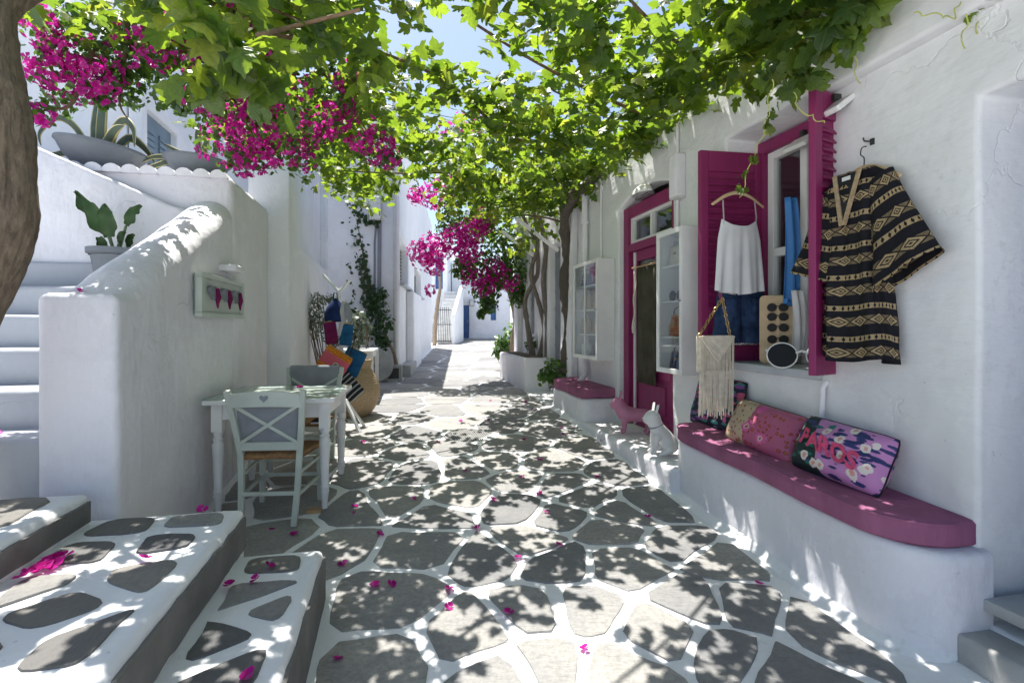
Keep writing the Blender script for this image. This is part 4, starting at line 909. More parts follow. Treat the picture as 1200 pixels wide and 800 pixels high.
agave('small variegated agave with upright leaf in the smaller bowl', p2_+Vector((0, 0, .13)), [([(.0, 0, 0), (.01, 0, .12), (.0, 0, .24), (.01, 0, .34)], .035), ([(.03, 0, 0), (.06, -.02, .1), (.11, -.04, .18), (.17, -.05, .22)], .028), ([(-.04, 0, 0), (-.1, -.03, .06), (-.16, -.05, .1), (-.22, -.06, .14)], .026), ([(-.05, -.02, 0), (-.16, -.06, .03), (-.30, -.1, .02), (-.44, -.12, -.06)], .024), ([(-.05, -.05, 0), (-.15, -.12, -.02), (-.28, -.16, -.08), (-.40, -.18, -.1)], .024), ([(.06, 0, 0), (.14, -.02, .06), (.18, -.03, .14), (.2, -.03, .2)], .024), ([(.07, 0, 0), (.18, -.02, .0), (.3, -.04, -.02), (.38, -.05, -.05)], .022)])
p3_ = LF(1.30, .63, 1.538)
pt = thing('plant_pot', 'grey tapered plant pot on an upper stair step', 'pot', p3_, 0)
bmobj('pot', lathe(bmesh.new(), [(.10, 0), (.135, .22), (.138, .225), (.158, .228), (.160, .262), (.148, .262), (.144, .22)], 32, cap=False), 'grey_pot', pt, smooth=40); bmobj('base', lathe(bmesh.new(), [(.10, .002), (.10, .012)], 24), 'grey_pot', pt); bmobj('soil', lathe(bmesh.new(), [(.143, .215), (.004, .225)], 24), 'soil', pt)
pa = thing('arum_plant', 'young arum plant with wavy dark green leaves in the grey pot', 'plant', p3_+Vector((0, 0, .22)), 0)
def arum(base, mid, tip, w, wave):
    p = smoothpath([base, mid], 5)+smoothpath([mid, ((mid[0]+tip[0])/2, (mid[1]+tip[1])/2-.01, (mid[2]+tip[2])/2+.02), tip], 7)[1:]
    st = tube(bmesh.new(), p[:6], .008, 6); bmobj('stalk', st, 'stalk_green', pa, smooth=60)
    q = p[5:]; bm = bmesh.new(); rows = []; n = len(q)
    for i, c in enumerate(q):
        f = i/(n-1); t = (q[min(i+1, n-1)]-q[max(i-1, 0)]).normalized(); sd = t.cross(Vector((0, -1, .15))).normalized(); ww = w*math.sin(PI*min(1, .12+f*.9))**.8*(1-.35*f)+.003
        wv = wave*math.sin(f*16); rows.append([bm.verts.new(c-sd*ww+Vector((0, wv, wv))), bm.verts.new(c-sd*ww*.5+Vector((0, .01, 0))), bm.verts.new(c), bm.verts.new(c+sd*ww*.5+Vector((0, .01, 0))), bm.verts.new(c+sd*ww+Vector((0, -wv, wv)))])
    for a, b in zip(rows[:-1], rows[1:]):
        for k in range(4): bm.faces.new((a[k], a[k+1], b[k+1], b[k]))
    bmobj('leaf', bm, 'arum_green', pa, smooth=80)
simple('arum_green', (.028, .065, .016), .55, .2, 14, .2, 60, spec=.25); simple('stalk_green', (.06, .11, .04), .5, .1, 14, 0)
arum((0, 0, 0), (-.03, -.02, .13), (-.24, -.05, .42), .06, .014); arum((.0, 0, 0), (-.01, -.03, .12), (-.04, -.05, .34), .065, .010); arum((.02, 0, 0), (.09, -.02, .20), (.20, -.03, .33), .045, .008); arum((.03, 0, 0), (.08, .01, .06), (.13, .0, .14), .03, .004); arum((-.02, 0, 0), (-.05, -.02, .05), (-.10, -.04, .10), .035, .005); arum((.02, -.02, 0), (.05, -.03, .08), (.10, -.04, .15), .025, .003)

# ---- bag stand, basket, side table, disc
def Wv(px, py, Y): return Vector(((px-600)/600*Y, Y, 1.28-(py-382)/600*Y))
bkx = Wv(416, 480, 5.95); bkz = G(bkx.x, bkx.y)
wb = thing('wicker_jar', 'large round wicker jar basket behind the bag stand', 'basket', (bkx.x, bkx.y, bkz), 0); wb.scale = (.86, .86, .92)
prof = []; HH = .70
for i in range(97):
    f = i/96; r = .17+.155*math.sin(min(1, f*1.12)*PI)**.8*1.0 if f < .86 else .20+.02*(f-.86)/.14; r = max(r, .17); prof.append((r+.007*abs(math.sin(f*26*PI)), f*HH))
prof += [(.20, HH), (.19, HH-.03), (.20, HH-.10)]
bmobj('coiled_body', lathe(bmesh.new(), prof, 36, cap=False), 'tan_straw', wb, smooth=35); bmobj('bottom', lathe(bmesh.new(), [(.17, .0), (.17, .015)], 24), 'tan_straw', wb)
bmobj('rim', tube(bmesh.new(), [(.205*math.cos(a), .205*math.sin(a), HH) for a in np.linspace(0, 2*PI, 33)], .016, 8), 'tan_straw', wb, smooth=60)
sb0 = Wv(407, 505, 5.25); sz = G(sb0.x, sb0.y); sbp = (sb0.x, sb0.y, sz)
bs2 = thing('bag_stand', 'white forked wooden stand hung with bags and pouches', 'stand', sbp, 0)
def rs(px, py, Y=5.25): return tuple(Wv(px, py, Y)-Vector(sbp))
bmobj('pole', tube(bmesh.new(), [rs(403, 490), rs(401, 430), rs(398, 360), rs(397, 340)], [.022, .022, .02, .018], 8), 'white_paint', bs2, smooth=60)
for a in (rs(379, 322), rs(411, 328)): bmobj('fork_arm', tube(bmesh.new(), [rs(397, 342), a], [.018, .014], 8), 'white_paint', bs2, smooth=60)
for a, b in (((398, 372), (384, 372)), ((400, 395), (381, 378)), ((399, 360), (407, 350))): bmobj('peg', tube(bmesh.new(), [rs(*a), rs(b[0], b[1], 5.2)], .012, 7), 'white_paint', bs2, smooth=60)
gz = lambda p: (p[0], p[1], G(p[0]+sbp[0], p[1]+sbp[1])-sz+.005)
for dx, dy in ((.16, -.10), (.13, .16), (-.16, .02)): bmobj('leg', bar(bmesh.new(), (-.035+dx*.1, dy*.1, .32), gz((dx, dy)), .035, .022), 'white_paint', bs2, bevel=.003)
def pouch(lab, px, py, Y, w, h, T, roll, mat, name='pouch', cat='bag', strap=None, yaw=0, group='bags hung on the forked stand'):
    c = Wv(px, py, Y); p = thing(name, lab, cat, c, 0, group); p.rotation_euler = (0, R(roll), R(yaw))
    puff('front_cover', mat, w, h, T, p, .04, 12, px)
    for q in p.children: q.location = (0, 0, -h/2)
    if strap: bmobj('strap', tube(bmesh.new(), smoothpath(strap, 6), .006, 6), 'dark_cloth', p, smooth=60)
    bmobj('zip', bx(bmesh.new(), (0, 0, h/2-.004), (w*.9, .006, .010)), 'gold', p)
    return p
pouch('pink and orange patterned pouch hanging cornerwise, largest on the stand', 392, 424, 5.08, .30, .25, .05, 32, 'clutch_pink', strap=[(-.1, 0, .12), (-.08, .05, .25), (.0, .08, .33), (.05, .05, .25), (.1, 0, .12)])
pouch('teal blue pouch behind the pink patterned pouch', 413, 424, 5.16, .22, .28, .04, 25, 'teal_cloth')
pouch('black and grey striped pouch hanging lowest on the stand', 409, 453, 5.12, .20, .28, .04, -42, 'striped_cloth')
pouch('blue pouch with white edging high on the stand', 406, 392, 5.10, .13, .23, .04, 6, 'teal_cloth')
pouch('magenta cloth pouch left of the stand pole', 388, 390, 5.18, .13, .24, .04, -8, 'wine_cloth')
nb = thing('navy_cap_bag', 'dark navy rounded bag near the top of the stand', 'bag', Wv(393, 376, 5.12), 0, 'bags hung on the forked stand')
def dome(u, v):
    a = u*2*PI; r = [.10, .105, .10, .085, .05, .005]; k = v*5; i = min(4, int(k)); rr = r[i]+(r[i+1]-r[i])*(k-i); return (rr*math.cos(a)*1.0, rr*math.sin(a)*.6, .22*v+.01*math.sin(a*3))
sheet(dome, 24, 10, 'crown', 'navy_cloth', nb, thick=.006); bmobj('loop', tube(bmesh.new(), [(-.02, 0, .21), (-.015, 0, .28), (.015, 0, .28), (.02, 0, .21)], .006, 6), 'navy_cloth', nb, smooth=60)
sf = thing('knotted_scarf', 'grey patterned scarf knotted beside the navy bag', 'scarf', Wv(404, 370, 5.1), 0, 'bags hung on the forked stand')
bmobj('tail', tube(bmesh.new(), [(0, 0, .14), (-.01, -.01, .05), (-.02, 0, -.06), (-.05, -.01, -.2)], [.03, .045, .03, .02], 10, True, .4, .6), 'striped_cloth', sf, smooth=60); bmobj('tail', tube(bmesh.new(), [(0.01, 0, .12), (.04, -.01, .02), (.05, 0, -.06)], [.03, .04, .02], 10, True, .4, .6), 'grey_cloth', sf, smooth=60)
st_c = (-2.17, 7.2); sdt = thing('side_table', 'narrow white side table by the wicker jar', 'table', gat(*st_c), R(10)); 
bmobj('top', bx(bmesh.new(), (0, 0, .655), (.50, .90, .035)), 'white_paint', sdt, bevel=.004); bmobj('apron', bx(bmesh.new(), (0, 0, .60), (.44, .84, .07)), 'white_paint', sdt)
for sx in (-1, 1):
    for sy in (-1, 1): bmobj('leg', bx(bmesh.new(), (sx*.225, sy*.425, .31), (.05, .05, .64)), 'white_paint', sdt, bevel=.004)
dsc = Wv(441, 429, 8.75); ml = thing('stone_disc', 'round pale stone disc leaning beside the house front', 'millstone', (dsc.x, dsc.y, G(dsc.x, dsc.y)), R(14)); 
Md = Matrix.Translation((0, 0, .285)) @ Matrix.Rotation(R(80), 4, 'X')
bmobj('disc', lathe(bmesh.new(), [(.27, -.035), (.285, -.02), (.285, .02), (.27, .035)], 40, M=Md), 'concrete', ml, smooth=40); bmobj('hub', lathe(bmesh.new(), [(.05, .036), (.05, .042)], 20, M=Md), 'conduit_grey', ml)
ub_ = Wv(461, 436, 8.95); ut = thing('utility_block', 'low concrete utility block with dark hatch at the house foot', 'utility box', (ub_.x, ub_.y, G(ub_.x, ub_.y)), R(8)); lumpbox('block', 'concrete', (0, 0, .13), (.30, .24, .30), ut, cell=.1, amp=.006, bev=.015, seed=3); bmobj('hatch', bx(bmesh.new(), (0, -.125, .14), (.21, .015, .18)), 'dark_metal', ut, bevel=.003)
# ---- meter box and pipes on house D
mb = thing('electric_box', 'pale electric box fixed high beside the ivy', 'meter box', Wv(440, 259, 9.2), R(0)); mb.rotation_euler = (0, 0, R(12))
bmobj('case', bx(bmesh.new(), (0, -.06, .2), (.21, .12, .40)), 'conduit', mb, bevel=.008); bmobj('door', bx(bmesh.new(), (0, -.125, .2), (.18, .008, .36)), 'plastic_white', mb)
for s in (-1, 1): bmobj('side_rail', tube(bmesh.new(), [(s*.125, -.06, -.02), (s*.125, -.06, .44)], .010, 6), 'conduit', mb)
def pipe(lab, pts, r, mat='conduit', brackets=()):
    b0 = Vector(pts[-1]); p = thing('wall_pipe', lab, 'pipe', b0, 0); bmobj('tube', tube(bmesh.new(), [tuple(Vector(q)-b0) for q in pts], r, 10), mat, p, smooth=60)
    for q in brackets: bmobj('clip', lathe(bmesh.new(), [(r*1.35, -.012), (r*1.35, .012)], 12, tuple(Vector(q)-b0)), mat, p)
    return p
pipe('dark cable conduit running down below the electric box, left one', [Wv(441, 260, 9.2), Wv(439, 282, 9.2), Wv(439, 340, 9.2), Wv(441, 405, 9.2)], .018, 'conduit_grey')
pipe('wider grey cable conduit below the electric box, right one', [Wv(445, 260, 9.2), Wv(444.5, 300, 9.2), Wv(444.5, 360, 9.2), Wv(446, 405, 9.2)], .034, 'conduit_grey')
pipe('tall white drain pipe at the corner of the louvred house', [Wv(462, 120, 9.15), Wv(463, 300, 9.15), Wv(463.5, 425, 9.15)], .035, 'conduit', [Wv(463, 340, 9.15), Wv(462, 230, 9.15)])
pipe('white drain pipe on the shop wall beside the thick trunk', [SH(3.42, .05, 3.1), SH(3.42, .05, 2.0), SH(3.42, .05, .7), SH(3.44, .16, .56)], .036, 'wash', [SH(3.42, .05, 2.5), SH(3.42, .05, 1.2)])
pipe('thin white conduit under the window sill', [SH(-.03, .005, .985), SH(-.028, .03, .96), SH(-.02, .03, .80), SH(-.02, .03, .56)], .014, 'wash', [SH(-.02, .03, .74)])
pipe('thin conduit between the two display cabinets', [SH(1.42, .02, 3.0), SH(1.42, .02, 2.3), SH(1.42, .02, 1.9)], .012, 'wash')
pipe('thin conduit above the far display cabinet', [SH(3.0, .02, 2.95), SH(3.0, .02, 2.3), SH(2.98, .02, 1.95)], .010, 'wash')
pb = thing('cable_cover', 'white vertical cable cover on the wall right of the door', 'cable cover', SH(1.38, 0, 2.30), RZ_S); bmobj('case', bx(bmesh.new(), (0, .045, .17), (.11, .09, .34)), 'wash', pb, bevel=.012); bmobj('end_cap', bx(bmesh.new(), (0, .045, -.006), (.10, .08, .012)), 'conduit', pb)
# ---- lamps
dl_ = thing('door_lamp', 'shell shaped white lamp above the magenta door', 'lamp', SH(2.02, -.02, 2.485), RZ_S)
def shell(u, v): a = u*PI; r = .145; return (r*math.cos(a)*math.sin(v*PI/2), .02+.10*math.cos(v*PI/2), r*.62*math.sin(a)*math.sin(v*PI/2))
sheet(shell, 16, 8, 'shade', 'plastic_white', dl_, thick=.006); bmobj('base', bx(bmesh.new(), (0, .02, -.012), (.28, .06, .02)), 'metal', dl_, bevel=.004)
def flood(lab, loc, rz): 
    f = thing('flood_lamp', lab, 'lamp', loc, rz); 
    M = Matrix.Rotation(R(-38), 4, 'X'); bmobj('housing', bx(bmesh.new(), (0, .07, -.02), (.19, .13, .03), M), 'plastic_white', f, bevel=.01); bmobj('lens', bx(bmesh.new(), (0, .07, -.037), (.16, .10, .006), M), 'metal', f); bmobj('bracket', bx(bmesh.new(), (0, .012, .0), (.03, .05, .03)), 'dark_metal', f); return f
flood('flat white flood lamp under the wall ledge above the dress', SH(-.10, .005, 2.45), RZ_S); flood('flat white flood lamp inside the top of the window recess', SH(.40, -.26, 2.475), RZ_S)
# ---- display cabinets
def cabinet(lab, s0, s1, z0, z1, d):
    c = thing('display_cabinet', lab, 'cabinet', SH(s0, .004, z0), RZ_S, 'white wall display cabinets'); w, h = s1-s0, z1-z0; t = .022
    bm = bmesh.new(); bx(bm, (t/2, d/2, h/2), (t, d, h)); bx(bm, (w-t/2, d/2, h/2), (t, d, h)); bx(bm, (w/2, d/2, t/2), (w-2*t, d, t)); bx(bm, (w/2, d/2, h-t/2), (w-2*t, d, t)); bmobj('case', bm, 'white_paint', c, bevel=.002); bmobj('back_panel', bx(bmesh.new(), (w/2, .006, h/2), (w-2*t, .012, h-2*t)), 'cabinet_back', c)
    for k in (1, 2, 3): bmobj('shelf', bx(bmesh.new(), (w/2, d/2, h*k/4), (w-2*t-.002, d-.03, .014)), 'white_paint', c)
    bm = bmesh.new(); f = .038
    for cc, ss in (((f/2, d+.010, h/2), (f, .018, h)), ((w-f/2, d+.010, h/2), (f, .018, h)), ((w/2, d+.010, f/2), (w-2*f, .018, f)), ((w/2, d+.010, h-f/2), (w-2*f, .018, f))): bx(bm, cc, ss)
    if w > .6: bx(bm, (w/2, d+.010, h/2), (.02, .016, h-2*f))
    dr = bmobj('glazed_door', bm, 'white_paint', c, bevel=.003); bmobj('pane', bx(bmesh.new(), (w/2, d+.008, h/2), (w-2*f+.01, .004, h-2*f+.01)), 'glass', dr)
    bmobj('knob', lathe(bmesh.new(), [(.006, 0), (.012, .014), (.0, .018)], 10, M=Matrix.Translation((f/2, d+.019, h*.5)) @ Matrix.Rotation(-PI/2, 4, 'X'), cap=False), 'metal', dr)
    return c
cabinet('white glazed display cabinet between the door and the shutter', 1.045, 1.42, .922, 2.01, .185); cabinet('white glazed display cabinet above the short bench', 2.67, 3.40, .922, 1.985, .18)
def handbag(lab, s, z, w, h, mat, chain=False, n=.09, T=.07, name='handbag', group=None):
    b = thing(name, lab, 'bag', SH(s, n+.02, z), RZ_S, group); h *= 1.15; w *= 1.1
    def f(u, v):
        a = u*2*PI; c, s_ = math.cos(a), math.sin(a); k = 1-.18*v; return (w/2*k*math.copysign(abs(c)**.6, c), T/2*(1-.55*v)*math.copysign(abs(s_)**.7, s_), h*v)
    sheet(f, 20, 6, 'body', mat, b, thick=.005); bmobj('base', bx(bmesh.new(), (0, 0, .004), (w*.9, T*.8, .006)), mat, b)
    hp = smoothpath([(-w*.32, 0, h*.95), (-w*.25, 0, h*1.25), (0, 0, h*1.38), (w*.25, 0, h*1.25), (w*.32, 0, h*.95)], 5)
    bmobj('handle', tube(bmesh.new(), hp, .006, 6), 'gold' if chain else mat, b, smooth=60); bmobj('clasp', bx(bmesh.new(), (0, T*.45, h*.6), (.03, .008, .02)), 'gold', b); return b
H = 1.09/4; zz = [.922+.012+H*k for k in range(4)]
handbag('white knitted bag on the top shelf of the near cabinet', 1.26, zz[3]-.003, .20, .13, 'cream_cord'); 
handbag('orange leather bag with gold chain in the near cabinet', 1.25, zz[1]-.003, .21, .14, 'orange_leather', True); handbag('dark navy bag on the bottom of the near cabinet', 1.24, zz[0]+.012, .22, .12, 'navy_cloth')
H1 = 1.063/4; zy = [.922+.012+H1*k for k in range(4)]
handbag('dark clutch bag on the top shelf of the far cabinet, left side', 3.2, zy[3]-.003, .24, .12, 'navy_cloth'); handbag('dark wine clutch on the top shelf of the far cabinet, right side', 2.86, zy[3]-.003, .22, .11, 'wine_cloth')
for k, (s_, sh_) in enumerate(((3.2, 'second shelf of the far cabinet, left side'), (2.87, 'second shelf of the far cabinet, right side'))): handbag('woven straw bag on the '+sh_, s_, zy[2]-.003, .25, .15, 'tan_straw')
for k, (s_, sh_) in enumerate(((3.2, 'third shelf of the far cabinet, left side'), (2.87, 'third shelf of the far cabinet, right side'))): handbag('woven straw bag on the '+sh_, s_, zy[1]-.003, .25, .15, 'tan_straw')
def mug(lab, s, z, r, h, mat, n=.09):
    m = thing('small_pot', lab, 'pot', SH(s, n, z), RZ_S); bmobj('body', lathe(bmesh.new(), [(r*.8, 0), (r, h*.2), (r, h), (r*.88, h), (r*.86, h*.25)], 20, cap=False), mat, m, smooth=40); bmobj('bottom', lathe(bmesh.new(), [(r*.8, .001), (r*.8, .006)], 20), mat, m); bmobj('handle', tube(bmesh.new(), [(r, 0, h*.8), (r*1.6, 0, h*.7), (r*1.6, 0, h*.35), (r, 0, h*.25)], .006, 6), mat, m, smooth=60)
mug('white lidless jug on the bottom of the far cabinet, left side', 3.24, zy[0]+.012, .06, .13, 'plastic_white'); mug('small slate cup on the bottom of the far cabinet, right side', 2.88, zy[0]+.012, .045, .10, 'slate_blue')
def shades(lab, loc, rz, sc=1.0, rim='black', lens='black', name='sunglasses', tilt=0):
    g = thing(name, lab, 'sunglasses', loc, rz); g.rotation_euler = (tilt, 0, rz); g.scale = (sc,)*3
    for s in (-1, 1):
        c = (s*.036, 0, .024); bmobj('lens', lathe(bmesh.new(), [(.027, -.0015), (.027, .0015)], 20, M=Matrix.Translation(c) @ Matrix.Rotation(PI/2, 4, 'X')), lens, g)
        bmobj('rim', tube(bmesh.new(), [(c[0]+.028*math.cos(a), -.001, c[2]+.026*math.sin(a)) for a in np.linspace(0, 2*PI, 25)], .0016 if sc > 2 else .0026, 6), rim, g, smooth=60)
        bmobj('temple', tube(bmesh.new(), [(s*.065, 0, .034), (s*.068, .06, .036), (s*.066, .12, .026)], .0025, 6), rim, g, smooth=60)
    bmobj('bridge', tube(bmesh.new(), [(-.011, 0, .030), (0, -.002, .034), (.011, 0, .030)], .0028, 6), rim, g, smooth=60); return g
shades('dark sunglasses on the middle shelf of the near cabinet', SH(1.25, .13, zz[2]-.003), RZ_S+PI, 1.5)
# ---- dress curtain seen through the door
cu = thing('hanging_cloth', 'dark olive cloth with cream trim hanging in the shop doorway', 'cloth', SH(2.1, -.062, .74), RZ_S)
sheet(lambda u, v: ((u-.5)*.36, .012*math.sin(u*22)+.004*math.sin(u*9+v*3), 1.10*v), 34, 10, 'drape', 'olive_cloth', cu, thick=.004); sheet(lambda u, v: (.17+.03*u+.05*(1-v), .022+.008*math.sin(v*14), .47+.60*v), 4, 24, 'cream_trim', 'cream_cord', cu, thick=.006)
bmobj('rod', tube(bmesh.new(), [(-.25, .01, 1.11), (.28, .01, 1.11)], .008, 8), 'wood', cu, smooth=60)
# ---- figurine dogs
def dog(lab, loc, rz, mat, balls, name='dog_figurine', sc=1.0):
    d = thing(name, lab, 'figurine', loc, rz, 'french bulldog figurines by the door'); d.scale = (sc,)*3
    mbd = bpy.data.metaballs.new('meta_'+mat); mbd.resolution = .011; mbd.render_resolution = .011; mbd.threshold = .6
    for (x, y, z, r, *k) in balls:
        e = mbd.elements.new(type='ELLIPSOID'); e.co = (x, y, z); e.radius = r/.575; e.stiffness = 2.0; kx, ky, kz = k if k else (1, 1, 1); e.size_x, e.size_y, e.size_z = kx, ky, kz
    mo = bpy.data.objects.new('meta_'+mat, mbd); COL.objects.link(mo); bpy.context.view_layer.update(); dg = bpy.context.evaluated_depsgraph_get()
    me = bpy.data.meshes.new_from_object(mo.evaluated_get(dg)); bpy.data.objects.remove(mo); me.name = 'body'; me.shade_smooth(); me.materials.clear(); meobj('body', me, mat, d)
    return d
def chain(a, b, r0, r1, n=5): return [(*(Vector(a).lerp(Vector(b), i/(n-1))), r0+(r1-r0)*i/(n-1)) for i in range(n)]
stand = [(-.10, 0, .165, .055), (-.05, 0, .165, .054), (0, 0, .168, .056), (.05, 0, .172, .062), (.09, 0, .178, .066), (.115, 0, .215, .050), (.145, 0, .268, .062, 1, 1.12, .95), (.185, 0, .252, .034, .8, 1.25, .8)]
sit = [(-.075, 0, .07, .062, 1, 1.15, 1), (-.045, 0, .115, .058), (-.01, 0, .155, .056), (.025, 0, .19, .056), (.045, 0, .235, .046), (.065, 0, .285, .060, 1, 1.12, .95), (.105, 0, .272, .034, .8, 1.25, .8)]
for s_ in (-1, 1):
    stand += chain((.09, s_*.05, .13), (.095, s_*.055, .025), .026, .015)+[(.112, s_*.055, .016, .014)]+[(-.105, s_*.048, .13, .034)]+chain((-.12, s_*.05, .095), (-.115, s_*.052, .025), .020, .014, 4)+[(-.098, s_*.052, .016, .014)]
    sit += chain((.045, s_*.042, .145), (.062, s_*.046, .025), .024, .015)+[(.080, s_*.046, .016, .014)]+[(-.05, s_*.068, .055, .036), (-.01, s_*.075, .028, .022), (.025, s_*.076, .016, .015)]
def face(d, hx, hz, mat, mz):
    for s in (-1, 1):
        bm = bmesh.new(); rows = []; n = 8      # bat ear
        for i in range(n+1):
            f = i/n; w = .024*(1-f*.15)*math.sqrt(max(.02, 1-max(0, (f-.45)/.55)**2)); c = Vector((hx-.010-.018*f, s*(.040+.016*f), hz+.035+.075*f))
            rows.append([bm.verts.new(c+Vector((.007*math.sin(a)-.006*math.cos(a)**2, w*math.cos(a), 0))) for a in np.linspace(0, 2*PI, 11)[:-1]])
        for a, b in zip(rows[:-1], rows[1:]):
            for k in range(10): bm.faces.new((a[k], a[(k+1) % 10], b[(k+1) % 10], b[k]))
        bm.faces.new(rows[-1]); bmobj('ear', bm, mat, d, smooth=70)
        bm = bmesh.new(); bmesh.ops.create_uvsphere(bm, u_segments=10, v_segments=6, radius=.008); bmesh.ops.translate(bm, vec=(hx+.050, s*.032, hz+.010), verts=bm.verts); bmobj('eye', bm, mat, d, smooth=80)
        bm = bmesh.new(); bmesh.ops.create_uvsphere(bm, u_segments=12, v_segments=8, radius=.022); bmesh.ops.scale(bm, vec=(.7, .95, .9), verts=bm.verts); bmesh.ops.translate(bm, vec=(mz[0]+.014, s*.018, mz[1]-.008), verts=bm.verts); bmobj('jowl', bm, mat, d, smooth=80)
    bm = bmesh.new(); bmesh.ops.create_uvsphere(bm, u_segments=10, v_segments=6, radius=.011); bmesh.ops.translate(bm, vec=(mz[0]+.028, 0, mz[1]+.010), verts=bm.verts); bmobj('nose', bm, mat, d, smooth=80)
d1 = dog('pink standing bulldog figurine on the door step', SH(2.02, .10, .302), TH+PI/2-R(20), 'dog_pink', stand); face(d1, .145, .268, 'dog_pink', (.185, .252))
d2 = dog('white sitting bulldog figurine beside the long bench', SH(1.27, .25, .302), TH+PI/2-R(12), 'dog_white', sit, sc=.98); face(d2, .065, .285, 'dog_white', (.105, .272))
bmobj('collar', tube(bmesh.new(), [(.042+.052*math.cos(a), .052*math.sin(a), .222-.02*math.cos(a)) for a in np.linspace(0, 2*PI, 25)], .006, 6), 'grey_cloth', d2, smooth=60)
# ---- scatter pillows
def bench_pillow(lab, s, z, w, h, T, mat, lean, roll, name='scatter_pillow', n=.16, yaw=0):
    p = thing(name, lab, 'pillow', SH(s, n, z), 0, 'scatter pillows on the long bench'); p.rotation_euler = (Matrix.Rotation(RZ_S+PI+yaw, 4, 'Z') @ Matrix.Rotation(R(lean), 4, 'X') @ Matrix.Rotation(R(roll), 4, 'Y')).to_euler()
    o, f = puff('front_cover', mat, w, h, T*1.15, p, .035, 26, s*10)
    pts = [f(u, 0) for u in np.linspace(0, 1, 14)]+[f(1, v) for v in np.linspace(0, 1, 14)]+[f(u, 1) for u in np.linspace(1, 0, 14)]+[f(0, v) for v in np.linspace(1, 0, 14)]
    bmobj('piping', tube(bmesh.new(), [(a, 0, c) for a, b, c in pts], .004, 5), 'dark_cloth', p, smooth=60); return p, f
pw, pf_ = bench_pillow('lilac and black floral pillow with pink lettering PAROS, nearest of three', -.24, .540, .49, .285, .17, 'pillow_lilac', -24, 4, n=.19, yaw=R(6))
cv = bpy.data.curves.new('txt', 'FONT'); cv.body = 'PAROS'; cv.size = .115; cv.align_x = 'CENTER'; cv.align_y = 'CENTER'; cv.offset = .004; to = bpy.data.objects.new('txt', cv); COL.objects.link(to)
dg = bpy.context.evaluated_depsgraph_get(); tm = bpy.data.meshes.new_from_object(to.evaluated_get(dg)); bpy.data.objects.remove(to)
bm = bmesh.new(); bm.from_mesh(tm); bmesh.ops.triangulate(bm, faces=bm.faces[:]); bmesh.ops.subdivide_edges(bm, edges=[e for e in bm.edges if e.calc_length() > .02], cuts=2, use_grid_fill=False)
bmesh.ops.triangulate(bm, faces=[f for f in bm.faces if len(f.verts) > 4])
for v in bm.verts:
    x, z = v.co.x*.92-.008, v.co.y*.95+.148-.14*(v.co.x+.1); u = x/.50/(1-.05)+.5; vv = z/.285; q = pf_(min(.98, max(.02, u)), min(.98, max(.02, vv))); v.co = Vector((x, q[1]-.010, z))
simple('letter_pink', (.60, .06, .16), .7, .15, 30, .1, 200); bmobj('lettering', bm, 'letter_pink', pw)
bench_pillow('beige and magenta dotted satin pillow in the middle of three', .31, .545, .56, .29, .16, 'pillow_dots', -26, 5, n=.18, yaw=R(4)); bench_pillow('dark leaf patterned pillow behind the fringed bag', .84, .575, .54, .36, .10, 'pillow_leaf', -16, 0, n=.11)
# ---- clothes in the window
def hanger(lab, loc, rz, w, mat='pale_wood'):
    h = thing('clothes_hanger', lab, 'hanger', loc, rz)
    p = smoothpath([(-w/2, 0, -.085), (-w*.25, 0, -.025), (0, 0, .0), (w*.25, 0, -.025), (w/2, 0, -.085)], 6); bmobj('shoulder_bar', tube(bmesh.new(), p, lerps([.010, .013, .016, .013, .010], len(p)), 8, True, 0, .7), mat, h, smooth=60)
    bmobj('hook', tube(bmesh.new(), smoothpath([(0, 0, .01), (0, 0, .05), (.018, 0, .07), (.012, 0, .10), (-.012, 0, .10)], 5), .0028, 6), 'dark_metal', h, smooth=60); return h
cx_ = Wv(866, 300, 3.42)
hanger('pale wooden hanger holding the white camisole', Wv(865, 226, 3.36)+Vector((0, 0, .0)), RZ_P, .38)
cm = thing('camisole', 'white camisole on a hanger against the magenta shutter', 'camisole', Wv(866, 343, 3.36), RZ_P)
def cami(sgn):
    def f(u, v):
        hw = .185-.035*v-.02*max(0, (v-.75)/.25); a = 2*u-1; top = .455+(-.05*math.sin(min(1, abs(a)*1.0)*PI)+.035*abs(a)**3 if v > .99 else 0); z = v*.455; z += (.022*abs(a)**3-.022*(1-a*a))*v**6
        y = sgn*(.028*math.sqrt(max(0, 1-a*a))+.001)+.012*math.sin(a*9+1)*(1-v)**1.2+.006*math.sin(a*17)*(1-v); return (hw*a, y, z-.012*math.cos(a*3)*(1-v))
    return f
sheet(cami(-1), 40, 24, 'front', 'white_cloth', cm); sheet(cami(1), 40, 24, 'back', 'white_cloth', cm)
for s in (-1, 1): bmobj('strap', tube(bmesh.new(), [(s*.118, -.01, .445), (s*.122, -.012, .50), (s*.118, 0, .60)], .013, 6, flat=.3), 'white_cloth', cm, smooth=60)
ds = thing('denim_shorts', 'dark blue denim shorts hanging below the white camisole', 'shorts', Wv(868, 402, 3.445), RZ_P)
def leg(s):
    def f(u, v):
        a = u*2*PI; k = 1-v; hw = .088+.018*k; cx = s*(.086+.026*k); w = .006*math.sin(a*4+v*8)*k; c, q = math.cos(a), math.sin(a); return (cx+hw*math.copysign(abs(c)**.8, c)+w, (.030+.012*k)*q+w, .36*v+.012*mnoise.noise(Vector((a, v*3, s)))*k)
    return f
for s in (-1, 1): sheet(leg(s), 28, 14, 'leg', 'denim', ds)
bmobj('waistband', tube(bmesh.new(), [(.170*math.cos(a), .034*math.sin(a), .36) for a in np.linspace(0, 2*PI, 33)], .017, 8, flat=1.0), 'denim', ds, smooth=60)
